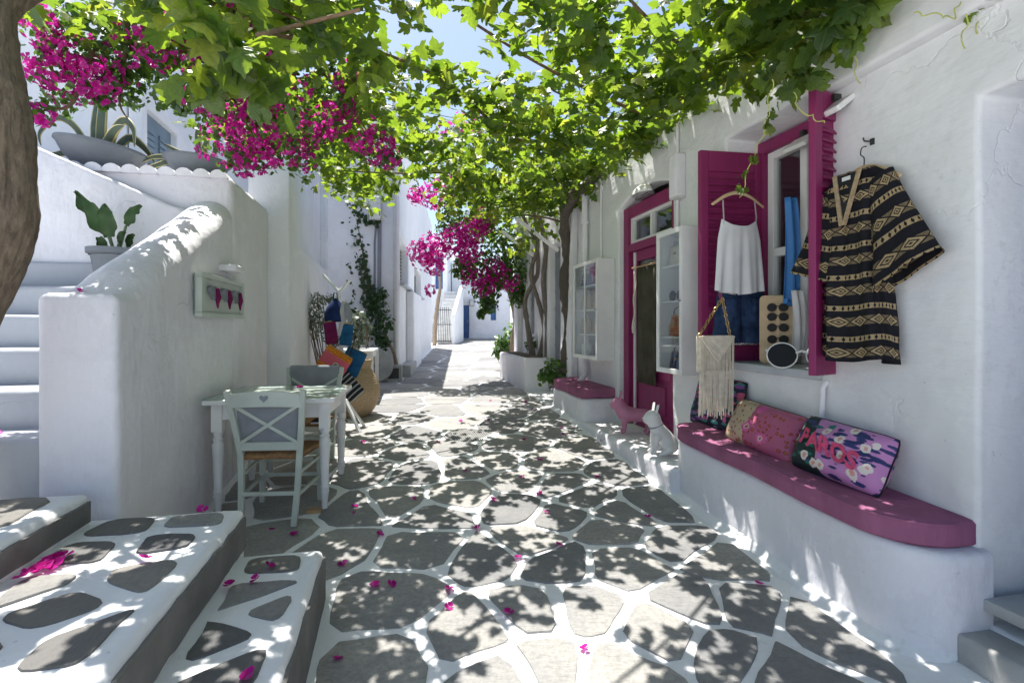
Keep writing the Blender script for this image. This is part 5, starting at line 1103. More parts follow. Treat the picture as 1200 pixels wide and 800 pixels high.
for s in (-1, 1): sheet(lambda u, v, s=s: (s*.10+(u-.5)*.09, -.047, .20+.10*v), 3, 3, 'pocket', 'denim', ds, thick=.004)
bmobj('fly_seam', tube(bmesh.new(), [(0, -.040, .34), (0, -.036, .25), (.005, -.03, .17)], .004, 6), 'denim', ds); bmobj('button', lathe(bmesh.new(), [(.008, 0), (.008, .004)], 10, M=Matrix.Translation((0, -.052, .36)) @ Matrix.Rotation(PI/2, 4, 'X')), 'gold', ds)
for s in (-1, 1):
    bm = bmesh.new(); r7 = random.Random(7)
    for k in range(26): a = 2*PI*k/26; p = Vector((s*.099+.104*math.cos(a), .042*math.sin(a), .004)); tube(bm, [p, p+Vector((r7.uniform(-.006, .006), 0, -r7.uniform(.008, .022)))], .0016, 4)
    bmobj('frayed_hem', bm, 'white_cloth', ds)
# macrame bag
mg = Wv(836, 480, 3.22); mc = thing('fringed_bag', 'cream macrame bag with long fringe on a gold chain', 'bag', Wv(836, 484, 3.22), RZ_P)
def mb_(u, v): a = 2*u-1; return (.118*a, -.030*math.sqrt(max(0, 1-a*a))*math.sin(PI*min(1, .25+v*.75))**.5, .26+.225*v)
sheet(mb_, 16, 10, 'front_panel', 'cream_cord', mc, thick=.006); sheet(lambda u, v: (mb_(u, v)[0], -mb_(u, v)[1]*.7, mb_(u, v)[2]), 16, 10, 'back_panel', 'cream_cord', mc, thick=.006)
bm = bmesh.new()   # knotted flap: lattice of cords ending in a V
for k in range(-9, 10):
    for sg in (-1, 1):
        P = []
        for q in np.linspace(0, 1, 9):
            x = k*.0135+sg*q*.12; z = .487-q*.155
            if abs(x) <= .121 and z >= .487-.16*(1-abs(x)/.125)-.012: P.append((x, -.046+.004*math.sin(q*40+k), z))
        if len(P) > 2: tube(bm, P, .0058, 5)
for s in (-1, 1): tube(bm, [(s*.12, -.040, .483), (s*.06, -.048, .40), (0, -.05, .325)], .006, 6)
bmobj('knotted_flap', bm, 'cream_cord', mc, smooth=60)
bm = bmesh.new(); r8 = random.Random(8)
for k in range(46):
    x = -.118+.236*k/45; z0 = .47-.15*(1-abs(x)/.12) if k % 2 else .27; e = r8.uniform(-.012, .012); tube(bm, [(x, -.034-r8.uniform(0, .008), z0), (x+e*.4, -.036, z0*.5), (x+e, -.03+e, .0+r8.uniform(-.02, .05)+(.0 if abs(x) > .05 else -.02))], .0034, 4)
bmobj('fringe', bm, 'cream_cord', mc)
bm = bmesh.new(); top_ = Wv(848, 349, 3.22)-Wv(836, 484, 3.22); tl = Vector((top_.x*math.cos(RZ_P), 0, top_.z))
for a, b in ((Vector((-.112, -.01, .48)), tl), (tl, Vector((.112, -.01, .48)))):
    n = int((b-a).length/.024)
    for k in range(n):
        c = a.lerp(b, (k+.5)/n); d = (b-a).normalized(); sd = Vector((0, 1, 0)) if k % 2 else d.cross(Vector((0, 1, 0))).normalized()
        tube(bm, [c+d*.016*math.cos(t)+sd*.009*math.sin(t) for t in np.linspace(0, 2*PI, 11)], .0034, 5)
bmobj('chain', bm, 'gold', mc, smooth=60); bmobj('hook_knot', tube(bmesh.new(), [tl+Vector((0, 0, -.02)), tl+Vector((0, .02, .015)), tl+Vector((.02, .05, .03))], .010, 7), 'magenta', mc, smooth=60)
# eyewear board
eb = thing('eyewear_board', 'wooden board displaying small sunglasses on the window sill', 'display board', SH(.50, -.14, 1.042), RZ_S+PI+R(50)); eb.rotation_euler = (R(-8), 0, RZ_S+PI+R(52))
def rr_(w, h, r, n=6): return [(sx*(w/2-r)+r*math.cos(a), sz_*(h/2-r)+r*math.sin(a)+h/2) for sx, sz_, a0 in ((1, 1, 0), (-1, 1, PI/2), (-1, -1, PI), (1, -1, 1.5*PI)) for a in np.linspace(a0, a0+PI/2, n)]
bm = bmesh.new(); fr_ = [bm.verts.new((x, -.008, z)) for x, z in rr_(.21, .44, .03)]; ba_ = [bm.verts.new((x, .008, z)) for x, z in rr_(.21, .44, .03)]; bm.faces.new(fr_); bm.faces.new(ba_[::-1])
for i in range(len(fr_)): bm.faces.new((fr_[i], ba_[i], ba_[(i+1) % len(fr_)], fr_[(i+1) % len(fr_)]))
bmobj('board', bm, 'pale_wood', eb, bevel=.002); bmobj('nose_strip', bx(bmesh.new(), (0, -.012, .26), (.022, .012, .26)), 'pale_wood', eb)
ebM = Matrix.Translation(eb.location) @ eb.rotation_euler.to_matrix().to_4x4()
for k, (z, nm) in enumerate(((.335, 'top'), (.275, 'second'), (.205, 'third'), (.13, 'lowest'))): 
    q = ebM @ Vector((0, -.024, z)); g_ = shades('small black sunglasses on the wooden board, %s row' % nm, q, RZ_S+PI+R(52), .92); g_['group'] = 'sunglasses on the wooden board'
    for c_ in list(g_.children):
        if c_.name.startswith('temple'): bpy.data.objects.remove(c_)
sp = shades('oversized black display sunglasses with white rims on the sill', SH(.17, -.02, 1.045), RZ_S+PI+R(45), 2.8, 'plastic_white', 'black', 'display_sunglasses', R(-12))
bs3 = thing('blue_garment', 'shiny blue garment hanging in the shop window', 'garment', SH(.44, -.19, 1.42), RZ_P)
def drape(w0, w1, h, amp, fr): return lambda u, v: ((u-.5)*(w1+(w0-w1)*v)+.02*math.sin(v*4), amp*math.sin(u*fr+v*2)+.01*math.sin(v*5), h*v)
sheet(drape(.07, .12, .66, .014, 9), 28, 20, 'sleeve', 'blue_cloth', bs3, thick=.004); bmobj('cuff', tube(bmesh.new(), [(-.055, -.01, .015), (0, .012, .0), (.055, -.01, .015)], .016, 8, True, .3), 'blue_cloth', bs3, smooth=60)
ws = thing('white_scarf', 'white cloth hanging below the blue garment in the window', 'cloth', SH(.40, -.20, 1.10), RZ_P); sheet(drape(.07, .09, .40, .010, 9), 20, 14, 'panel', 'white_cloth', ws, thick=.003); bmobj('hem', tube(bmesh.new(), [(-.042, 0, .002), (0, .008, .0), (.042, 0, .002)], .004, 6), 'white_cloth', ws, smooth=60)
# ---- black patterned dress
dz = 1.12; DS = -.26
hanger('wooden hanger holding the black patterned dress', SH(DS-.03, .050, 2.03), RZ_S, .36); 
nl = thing('wall_hook', 'small black nail hook above the dress hanger', 'hook', SH(DS-.03, 0, 2.16), RZ_S); bmobj('nail', tube(bmesh.new(), [(0, -.02, 0), (0, .05, .0), (0, .055, .015)], .004, 6), 'dark_metal', nl); bmobj('plate', bx(bmesh.new(), (0, .003, 0), (.02, .006, .03)), 'dark_metal', nl)
dr = thing('patterned_dress', 'black dress with beige diamond bands and wide sleeves on the wall', 'dress', SH(DS, .02, dz), RZ_S)
def torso(u, v):
    a = u*2*PI; hw = float(np.interp(v, [0, .12, .45, .62, .8, .93, 1.0], [.205, .20, .165, .15, .175, .185, .10])); dp = float(np.interp(v, [0, .5, .62, .9, 1], [.065, .05, .04, .045, .02])); c, s = math.cos(a), math.sin(a)
    f = (1-v)*.030*math.sin(a*6+v*2)+(1-v*.5)*.014*math.sin(a*11+v*4)+.008*math.sin(a*3+v*11)+.006*mnoise.noise(Vector((c*6, s*6, v*9))); return ((hw+f*.6)*c, .055+(dp+f)*s, .90*v+.012*math.sin(a*3)*(1-v)**2)
sheet(torso, 64, 40, 'bodice_and_skirt', 'dress_cloth', dr)
def sleeve(s, bw, drop):
    def f(u, v):
        a = u*2*PI; c = Vector((s*(.13+.17*v*bw), .055+.02*v, .83-drop*v)); d = Vector((s*.55*bw, 0, -.83)).normalized(); e = Vector((.83, 0, s*.55*bw)).normalized(); r = .075+.10*v**1.5; g_ = .008*math.sin(a*5+v*4)*v
        return tuple(c+e*(r*math.cos(a)+g_)+Vector((0, (.035+.022*v)*math.sin(a)+g_, 0)))
    return f
sheet(sleeve(-1, .85, .44), 36, 18, 'sleeve', 'sleeve_cloth', dr); sheet(sleeve(1, .42, .42), 36, 18, 'sleeve', 'sleeve_cloth', dr)
bm = bmesh.new()
for s in (-1, 1): bar(bm, (s*.070, .098, .895), (s*.008, .122, .64), .022, .006, (0, 1, 0))
bmobj('neck_trim', bm, 'tan_straw', dr)
bm = bmesh.new(); f_ = bm.faces.new([bm.verts.new(q) for q in ((-.062, .096, .885), (.062, .096, .885), (0, .118, .66))]); bmobj('neck_opening', bm, 'dark_cloth', dr)
bmobj('size_tag', bx(bmesh.new(), (0, .101, .865), (.045, .004, .018)), 'white_cloth', dr)
# ---- poster on the neighbour wall, overhead wires
po = thing('wall_poster', 'small pale notice on the wall behind the thick trunk', 'poster', SH(3.9, -.01, 1.45), RZ_S); bmobj('sheet', bx(bmesh.new(), (0, .004, .2), (.30, .004, .42)), 'white_cloth', po)
bm = bmesh.new()
for k in range(7): bx(bm, (0, .007, .08+k*.045), (.22-.03*(k % 3), .002, .012))
bmobj('print_lines', bm, 'conduit_grey', po)
for k, (a, b, lb) in enumerate((((-2.3, 8.5, 4.9), (2.6, 7.5, 4.3), 'thin overhead cable crossing the sky, lower one'), ((-2.3, 9.0, 5.2), (3.0, 9.5, 5.0), 'thin overhead cable crossing the sky, upper one'))):
    a, b = Vector(a), Vector(b); w = thing('overhead_cable', lb, 'cable', a, 0); bmobj('wire', tube(bmesh.new(), [tuple((b-a)*t-Vector((0, 0, .25*math.sin(PI*t)))) for t in np.linspace(0, 1, 14)], .006, 5), 'dark_metal', w)
# ================================================================== VEGETATION
def Wp(px, py, Y): return np.array([(px-600)/600*Y, Y, 1.28-(py-382)/600*Y])
def leaf_proto(curl, fold, seed):
    h = [(.06, -.05), (.20, -.14), (.36, -.10), (.40, .0), (.52, .04), (.47, .16), (.36, .22), (.50, .36), (.56, .52), (.42, .52), (.27, .52), (.27, .66), (.19, .80), (.08, .86), (0, 1.02)]
    rr = random.Random(seed); h = [(x*(1+rr.uniform(-.08, .08)), y+rr.uniform(-.02, .02)) for x, y in h]
    out = [(0, .0)]+h+[(-x*rr.uniform(.9, 1.08), y) for x, y in h[-2::-1]]
    vs = [(0, .34, 0)]+[(x, y, 0) for x, y in out]
    vs = np.array([(x, y, -fold*abs(x)-curl*(y-.3)**2+.05*math.sin(x*9+seed)*abs(x)) for x, y, z in vs]); n = len(out)
    return vs, [(0, 1+i, 1+(i+1) % n) for i in range(n)]
VINE = [leaf_proto(.25, .25, 1), leaf_proto(.5, .1, 2), leaf_proto(.15, .45, 3), leaf_proto(.7, .3, 4), leaf_proto(-.2, .2, 5)]
def oval(w=.5, curl=.3, fold=.3):
    v = np.array([(0, 0, 0), (w*.75, .3, -fold*w*.7), (w*.6, .7, -fold*w*.6-curl*.3), (0, 1, -curl*.6), (-w*.6, .7, -fold*w*.6-curl*.3), (-w*.75, .3, -fold*w*.7), (0, .5, -curl*.1)])
    return v, [(0, 1, 6), (1, 2, 6), (2, 3, 6), (3, 4, 6), (4, 5, 6), (5, 0, 6)]
OVAL = [oval(), oval(.45, .5, .1), oval(.55, .1, .4)]; SLIM = [oval(.14, .1, .1), oval(.12, .3, .2)]
def bract():
    V = []; F = []
    for k in range(3):
        a = k*2*PI/3; c, s = math.cos(a), math.sin(a)
        for (x, y, z) in ((.0, .0, 0), (.62, .52, .42), (.0, 1.0, .5), (-.62, .52, .42), (0, .5, .16)): V.append((x*c-y*s, x*s+y*c, z))
        b = k*5; F += [(b, b+1, b+4), (b+1, b+2, b+4), (b+2, b+3, b+4), (b+3, b, b+4)]
    return np.array(V), F
BRACT = [bract()]
def unit(n): v = RNG.normal(size=(n, 3)); return v/np.linalg.norm(v, axis=1, keepdims=True)
def clus(cl, per, up=.0, flat=1.0):
    """cl: list of (px,py,Y,radius[,weight]) -> points, outward dirs"""
    P = []; D = []
    for c in cl:
        n = int(per*(c[4] if len(c) > 4 else 1)); d = unit(n)*RNG.uniform(.25, 1, (n, 1))**.6*c[3]; d[:, 2] *= flat
        P.append(Wp(*c[:3])+d); D.append(d/(np.linalg.norm(d, axis=1, keepdims=True)+1e-6)+np.array([0, 0, up]))
    return np.concatenate(P), np.concatenate(D)
def trunk(name, pts, rad, mat, parent, seg=12, wob=.35, n=7):
    p = smoothpath(pts, n); return bmobj(name, tube(bmesh.new(), p, lerps(rad, len(p)), seg, True, wob), mat, parent, smooth=60)

# ---- the grape vine over the street
gv = thing('grape_vine', 'large grape vine with gnarled trunk whose leafy canopy covers the street', 'vine', (.70, 6.75, G(.7, 6.75)), 0)
gv_l = Vector(gv.location)
def rel(p): return tuple(Vector(p)-gv_l)
tr = smoothpath([(.72, 6.75, .22), (.70, 6.72, .8), (.76, 6.70, 1.25), (.68, 6.62, 1.8), (.72, 6.6, 2.2), (.66, 6.45, 2.6), (.75, 6.1, 2.85), (.95, 5.6, 2.95)], 7)
bm = bmesh.new(); tube(bm, [rel(p) for p in tr], lerps([.085, .07, .075, .066, .072, .06, .066, .055], len(tr)), 12, True, .5)
bmobj('trunk', bm, 'bark_dark', gv, smooth=60)
CANES = [[(.95, 5.6, 2.95), (1.12, 4.9, 3.0), (1.15, 4.2, 2.92), (1.35, 3.4, 2.95), (1.5, 2.6, 2.9)], [(.95, 5.6, 2.95), (.5, 5.0, 3.02), (0, 4.4, 2.95), (-.4, 3.6, 3.0), (-1.0, 2.9, 2.92), (-1.4, 2.2, 2.8)],
         [(.75, 6.1, 2.85), (.2, 6.1, 2.95), (-.6, 5.8, 3.0), (-1.3, 5.4, 2.9), (-1.9, 5.2, 2.85)], [(1.15, 4.2, 2.92), (.6, 3.7, 2.95), (.1, 3.2, 2.9), (-.3, 2.9, 3.0)],
         [(.66, 6.45, 2.6), (.4, 7.0, 2.8), (0, 7.6, 2.9), (-.5, 8.0, 2.85)], [(-.4, 3.6, 3.0), (-.9, 4.2, 2.95), (-1.5, 4.6, 3.0), (-2.0, 4.6, 2.9)], [(1.35, 3.4, 2.95), (.9, 2.9, 2.9), (.5, 2.6, 2.95)],
         [(-1.0, 2.9, 2.92), (-1.2, 2.5, 2.7), (-.95, 2.15, 2.5), (-.6, 2.0, 2.52)], [(.5, 5.0, 3.02), (.9, 4.6, 3.05), (.3, 3.9, 3.1)]]
for c in CANES:
    p = smoothpath([np.array(q)+RNG.normal(0, .03, 3) for q in c], 6); bmobj('cane', tube(bmesh.new(), [rel(q) for q in p], lerps([.015, .011, .007], len(p)), 7, True, .3), 'twig', gv, smooth=60)
HOLES = [(-.45, 2.95, .40), (.06, 3.3, .24), (-.55, 4.2, .30), (-1.2, 6.4, .5), (.5, 2.3, .3), (-.2, 5.3, .25), (.75, 3.9, .2)]
def dens(x, y):
    s = (x-S0[0])*UX+(y-S0[1])*UY; n = (x-S0[0])*NX+(y-S0[1])*NY
    if n < .05 or n > 4.0 or s < -1.6: return 0
    d = 1.0
    if y > 4.9 and x < -.7: d *= .36
    if (y > 7.0 and x < -.6) or y > 7.5: return 0
    if y > 6.1 and x < -.6: d *= .75
    if n > 3.3: d *= .55
    if y < 2.4 and n > 2.0: d *= .35
    if y > 7.6: d *= .45
    d *= .50+.9*max(0, mnoise.noise(Vector((x*1.6, y*1.6, 4)))+.35)
    for hx, hy, hr in HOLES:
        q = math.hypot(x-hx, (y-hy))/hr
        if q < 1: d *= .05
    return min(1, d)
pos = []; nor = []
r5 = random.Random(5); cnt = 0
while cnt < 600:
    x, y = r5.uniform(-2.4, 2.2), r5.uniform(1.2, 8.6)
    if r5.random() > dens(x, y): continue
    cnt += 1; zc = 2.93+.14*mnoise.noise(Vector((x*.9, y*.9, 1)))+r5.uniform(-.03, .16); k = r5.randint(7, 19)
    ang = r5.uniform(0, 2*PI); L = r5.uniform(.15, .42)
    for j in range(k):
        u = r5.uniform(-1, 1); pos.append((x+math.cos(ang)*L*u+r5.gauss(0, .06), y+math.sin(ang)*L*u+r5.gauss(0, .06), zc+r5.gauss(0, .07)-.05*abs(u)))
        nor.append((r5.gauss(0, .55), r5.gauss(-.12, .55), 1.0 if r5.random() < .8 else .15))
for j in range(60):        # more shoots over the planter, added to dapple the ground with shade
    x, y = r5.uniform(-.7, .5), r5.uniform(7.3, 10.2); zc = 3.05+r5.uniform(-.1, .2)
    for k in range(13):
        pos.append((x+r5.gauss(0, .16), y+r5.gauss(0, .16), zc+r5.gauss(0, .08))); nor.append((r5.gauss(0, .5), r5.gauss(0, .5), 1))
for j in range(125):       # extra leaves by the shop wall, partly unseen, added to shade wall and bench
    s_ = r5.uniform(-2.4, 3.4) if j % 2 else r5.uniform(-2.4, .2); n_ = r5.uniform(.06, .38) if j % 3 else r5.uniform(.4, .95); q = SH(s_, n_)
    for k in range(13):
        pos.append((q.x+r5.gauss(0, .10), q.y+r5.gauss(0, .13), 2.97+r5.gauss(0, .06))); nor.append((r5.gauss(0, .5), r5.gauss(0, .5), 1))
keep = [i for i, p in enumerate(pos) if all(math.hypot(p[0]-h[0], p[1]-h[1]) > h[2]*.72 for h in HOLES)]; pos = [pos[i] for i in keep]; nor = [nor[i] for i in keep]
cl = [(215, 25, 1.75, .10, .32), (250, 60, 1.85, .11, .32), (300, 75, 1.9, .12, .32), (325, 115, 2.05, .12, .32), (350, 60, 2.2, .14, .32), (385, 35, 2.3, .14, .32), (180, 15, 1.9, .10, .32), (430, 75, 2.6, .16), (280, 25, 2.0, .12, .32), (235, 95, 2.0, .08, .5),
      (925, 70, 2.5, .14), (975, 40, 2.35, .12), (1005, 18, 2.25, .10, .7), (945, 95, 2.45, .08, .6), (880, 85, 2.8, .16), (830, 70, 3.0, .18), (760, 95, 3.5, .25),
      (640, 262, 7.2, .3), (612, 285, 7.8, .3), (565, 240, 6.8, .35), (600, 228, 7.0, .35), (520, 232, 6.5, .3), (420, 200, 5.2, .22), (385, 188, 5.0, .2), (455, 212, 5.6, .16), (660, 235, 6.4, .22), (640, 215, 6.6, .3), (600, 200, 6.8, .4),
      (480, 200, 6.0, .3), (540, 190, 6.3, .4), (690, 195, 6.0, .22), (720, 165, 5.4, .25), (500, 150, 5.2, .35), (430, 180, 4.8, .3), (400, 150, 4.4, .25)]
p2, d2 = clus(cl, 30, .6); d2 = d2+unit(len(d2))*.7
pos = np.concatenate([np.array(pos), p2]); nor = np.concatenate([np.array(nor), d2])
# shoots that hang against the shop wall
n = len(pos); spin = RNG.uniform(0, 2*PI, n); scl = np.where(pos[:, 1] < 2.3, RNG.uniform(.09, .15, n), RNG.uniform(.055, .118, n)); ROT = rots(nor, spin); pick = RNG.integers(0, 5, n)
front = (pos[:, 1] > 1.2); dist = np.linalg.norm(pos-np.array([0, 0, 1.28]), axis=1)
pxs = 600+pos[:, 0]/pos[:, 1]*600; pys = 382-(pos[:, 2]-1.28)/pos[:, 1]*600
vis = (pxs > -20) & (pxs < 1220) & (pys > -25); size = np.where(vis, scl/dist, 0); big = np.argsort(-size)[:300]; rest = np.setdiff1d(np.arange(n), big)
LM = []
for k, (pv, pf) in enumerate(VINE):
    m_ = bpy.data.meshes.new('leaf'); m_.from_pydata(pv.tolist(), [], pf); m_.shade_smooth(); leaf_uv(m_, pv[:, :2]); m_.materials.append(MATS['vine_leaf']); LM.append(m_)
for i in big:
    o = bpy.data.objects.new('leaf', LM[pick[i]]); COL.objects.link(o); o.parent = gv
    M = Matrix([list(r) for r in ROT[i]]).to_4x4(); M.translation = Vector(pos[i])-gv_l; o.matrix_local = M @ Matrix.Scale(float(scl[i]), 4)
o = scatter('foliage', 'vine_leaf', VINE, pos[rest]-np.array(gv_l), ROT[rest], scl[rest], gv, pick[rest]); o['kind'] = 'stuff'
# tendrils and a dangling shoot in front of the window
sh_ = [[(905, 95, 2.45), (900, 130, 2.5), (893, 160, 2.55), (880, 190, 2.6), (868, 230, 2.6)], [(1125, -5, 2.0), (1118, 20, 2.0), (1100, 18, 2.0), (1070, 16, 2.0)], [(1140, -5, 2.0), (1132, 25, 2.0), (1128, 58, 2.0)], [(1150, -5, 2.0), (1152, 18, 2.0), (1142, 40, 2.0)],
       [(930, 110, 2.4), (938, 130, 2.4), (950, 135, 2.4), (965, 145, 2.4)], [(1000, 40, 2.3), (1002, 70, 2.35), (1006, 98, 2.4)]]
for c in sh_: bmobj('tendril', tube(bmesh.new(), [rel(q+Vector((.010*math.sin(i*.9), 0, .008*math.cos(i*1.1)))) for i, q in enumerate(smoothpath([Wp(*q) for q in c], 8))], .0026, 5), 'tendril', gv, smooth=60)
yl = [(905, 135, 2.5, .035), (900, 150, 2.52, .03), (882, 188, 2.6, .025), (872, 205, 2.6, .02), (870, 222, 2.6, .02), (907, 118, 2.48, .04), (1140, 12, 2.0, .03)]
q_, d_ = clus(yl, 5, .3); o = scatter('young_leaves', 'vine_leaf', VINE, q_-np.array(gv_l), rots(d_+unit(len(d_))*.5, RNG.uniform(0, 6, len(q_))), RNG.uniform(.02, .05, len(q_)), gv); o['kind'] = 'stuff'

# ---- trunks in the white planter
PL = SH(4.95, .02, 0)
pl = thing('white_planter', 'long whitewashed masonry planter holding twisted vine trunks', 'planter', PL, RZ_S)
lumpbox('trough', 'wash', (.95, .19, .50), (1.9, .38, .62), pl, cell=.12, amp=.008, bev=.03, seed=61)
bmobj('soil', bx(bmesh.new(), (.95, .19, .812), (1.75, .25, .02)), 'soil', pl)
def twin(lab, base, paths, mat='bark_grey', name='vine_trunk'):
    v = thing(name, lab, 'vine', base, 0); b = Vector(base)
    for k, (p, r) in enumerate(paths): trunk('stem', [tuple(Vector(q)-b) for q in p], r, mat, v)
    return v
b1 = SH(5.35, .20, .80); twin('two brown vine stems crossing each other in the planter', b1, [
    ([Wp(625, 420, 8.2), Wp(618, 380, 8.2), Wp(616, 350, 8.15), Wp(630, 320, 8.1), Wp(628, 285, 8.05), Wp(618, 265, 7.9), Wp(608, 240, 7.6)], [.05, .04, .036, .034, .032, .028, .02]),
    ([Wp(632, 420, 8.1), Wp(638, 385, 8.1), Wp(630, 350, 8.05), Wp(622, 320, 8.0), Wp(630, 290, 7.9), Wp(626, 250, 7.7), Wp(615, 220, 7.4)], [.045, .036, .034, .032, .03, .028, .02])])
b2 = SH(5.15, .16, .80); twin('straight grey vine stem rising beside the awning strut', b2, [
    ([Wp(641, 425, 7.9), Wp(642, 380, 7.9), Wp(637, 330, 7.9), Wp(640, 290, 7.8), Wp(632, 250, 7.6), Wp(640, 220, 7.3)], [.05, .045, .042, .04, .035, .025])])

# ---- bougainvillea over the left
bl_ = thing('bougainvillea', 'magenta bougainvillea with thick brown trunk hanging over the stairs', 'bougainvillea', (-2.40, 1.92, .56), 0); b = np.array(bl_.location)
def off(P, base): return P-np.array(base)
tp = [(-2.40, 1.92, .5), (-2.33, 1.92, .9), (-2.14, 1.9, 1.22), (-1.945, 1.9, 1.62), (-1.94, 1.9, 1.95), (-1.995, 1.92, 2.3), (-2.03, 2.0, 2.6), (-1.9, 2.3, 2.95), (-1.8, 2.7, 3.1), (-1.5, 3.0, 3.05)]
tps = smoothpath([tuple(np.array(q)-b) for q in tp], 14); tr_ = lerps([.16, .15, .135, .124, .126, .108, .10, .085, .06, .03], len(tps)); bm = bmesh.new(); rings = []
for i, q in enumerate(tps):
    t = (tps[min(i+1, len(tps)-1)]-tps[max(i-1, 0)]).normalized(); x = t.cross(Vector((0, 1, 0))).normalized(); y = t.cross(x); ring = []
    for k in range(56):
        a = 2*PI*k/56+i*.012; w = Vector((math.cos(a)*7, math.sin(a)*7, i*.16)); rg = 1-abs(mnoise.noise(w))*2; rg2 = mnoise.noise(w*2.7+Vector((3, 0, 0))); lump = mnoise.noise(Vector((math.cos(a), math.sin(a), i*.09)))
        ring.append(bm.verts.new(q+(x*math.cos(a)+y*math.sin(a))*(tr_[i]*(1+.10*lump)+.009*rg*min(1, tr_[i]/.1)+.005*rg2)))
    rings.append(ring)
for ra, rb in zip(rings[:-1], rings[1:]):
    for k in range(56): bm.faces.new((ra[k], ra[(k+1) % 56], rb[(k+1) % 56], rb[k]))
bm.faces.new(rings[-1]); bmobj('trunk', bm, 'bark', bl_, smooth=70)
fl_c = [(60, 85, 2.9, .10), (85, 95, 2.95, .12), (45, 28, 2.8, .09, .8), (112, 92, 2.95, .10), (190, 25, 2.9, .10, .7), (182, 60, 2.9, .08, .5), (172, 42, 2.9, .08, .5), (245, 95, 3.0, .12), (265, 118, 3.1, .13), (280, 150, 3.2, .13), (302, 150, 3.2, .12), (330, 165, 3.3, .14), (262, 165, 3.3, .13), (350, 182, 3.4, .10, .6),
        (402, 120, 3.4, .09, .6), (405, 92, 3.3, .08, .5), (420, 155, 3.5, .11), (442, 172, 3.6, .10), (385, 140, 3.4, .10, .7), (290, 190, 3.3, .08, .7), (48, 132, 2.8, .05, .3), (355, 100, 3.2, .08, .4), (330, 60, 3.1, .10, .3), (360, 150, 3.3, .10, .5), (310, 185, 3.3, .08, .5), (455, 185, 3.6, .06, .4), (100, 70, 2.9, .1, .6), (310, 125, 3.2, .1, .7), (270, 10, 2.8, .1, .4), (60, 50, 2.85, .06, .4), (150, 60, 3.0, .10, .3), (212, 70, 3.0, .10, .3), (228, 112, 3.05, .09, .35), (375, 160, 3.4, .09, .4), (140, 90, 3.0, .07, .25), (250, 60, 3.0, .1, .3)]
fl_c = [(c[0], c[1], c[2], c[3]*1.35, *c[4:]) for c in fl_c]; P_, D_ = clus(fl_c, 56); o = scatter('blossoms', 'boug_flower', BRACT, off(P_, b), rots(D_+unit(len(D_))*.6, RNG.uniform(0, 6, len(P_))), RNG.uniform(.019, .031, len(P_)), bl_); o['kind'] = 'stuff'
gl_c = [(120, 75, 3.1, .18), (150, 105, 3.15, .14), (105, 40, 3.1, .2), (140, 55, 3.1, .18), (165, 80, 3.2, .16), (195, 110, 3.2, .12, .7), (210, 60, 3.1, .2), (90, 20, 3.0, .18), (240, 50, 3.1, .2), (275, 95, 3.2, .2), (300, 60, 3.2, .22), (330, 120, 3.3, .22), (60, 60, 3.0, .08, .5), (215, 125, 3.2, .07, .5), (160, 20, 3.1, .25), (250, 10, 3.1, .25), (350, 30, 3.2, .25), (120, 118, 3.1, .06, .5), (75, 122, 3.0, .08, .4), (260, 140, 3.3, .16), (380, 90, 3.3, .18), (280, 175, 3.3, .12, .6)]
gl_c += [(c[0], c[1], c[2]+.05, c[3]*1.2, .5) for c in fl_c]; P_, D_ = clus(gl_c, 120, .3); o = scatter('foliage', 'boug_leaf', OVAL, off(P_, b), rots(D_+unit(len(D_))*.7, RNG.uniform(0, 6, len(P_))), RNG.uniform(.028, .05, len(P_)), bl_); o['kind'] = 'stuff'
for c in ([(-1.8, 2.7, 3.1), *[tuple(Wp(*q)) for q in ((150, 20, 3.0), (110, 60, 3.0), (70, 85, 2.95))]], [(-1.8, 2.7, 3.1), *[tuple(Wp(*q)) for q in ((230, 30, 3.1), (270, 110, 3.15), (300, 165, 3.3))]], [(-1.5, 3.0, 3.05), *[tuple(Wp(*q)) for q in ((350, 60, 3.2), (400, 110, 3.4), (440, 170, 3.6))]],
          [tuple(Wp(*q)) for q in ((150, 20, 3.0), (145, 80, 3.1), (140, 120, 3.1), (150, 140, 3.1))], [tuple(Wp(*q)) for q in ((110, 60, 3.0), (85, 120, 2.95), (60, 128, 2.9), (35, 132, 2.85))]):
    p = smoothpath(c, 6); bmobj('branch', tube(bmesh.new(), [tuple(np.array(q)-b) for q in p], lerps([.016, .008, .004], len(p)), 6), 'twig', bl_, smooth=60)
# ---- bougainvillea in mid street
bc = thing('bougainvillea', 'magenta bougainvillea tree at the street bend beyond the planter', 'bougainvillea', (.06, 9.9, G(.06, 9.9)), 0); b = np.array(bc.location)
trunk('trunk', [tuple(np.array(q)-b) for q in ((.07, 9.9, .35), (.03, 9.9, .9), (.08, 9.85, 1.4), (-.02, 9.8, 1.9), (-.1, 9.5, 2.4), (-.2, 9.2, 2.9))], [.085, .07, .062, .058, .05, .03], 'bark', bc)
trunk('branch', [tuple(np.array(q)-b) for q in ((-.02, 9.8, 1.9), (-.4, 9.3, 2.3), (-.8, 8.8, 2.5), (-1.1, 8.6, 2.6))], [.04, .03, .02, .01], 'bark', bc)
fc = [(505, 238, 8.4, .25), (528, 230, 8.5, .22), (492, 308, 8.3, .24), (508, 300, 8.3, .26), (530, 292, 8.3, .25), (548, 282, 8.3, .25), (560, 268, 8.4, .22), (566, 250, 8.5, .2, .7), (545, 303, 8.3, .22), (505, 322, 8.3, .16, .5), (548, 335, 8.6, .2, .5), (575, 326, 8.6, .2, .6), (592, 340, 8.7, .18, .3), (565, 345, 8.6, .18, .5), (500, 350, 8.3, .08, .15), (484, 240, 8.3, .14, .4), (545, 155, 7.4, .2, .25), (582, 160, 7.4, .2, .3), (520, 165, 7.2, .15, .15)]
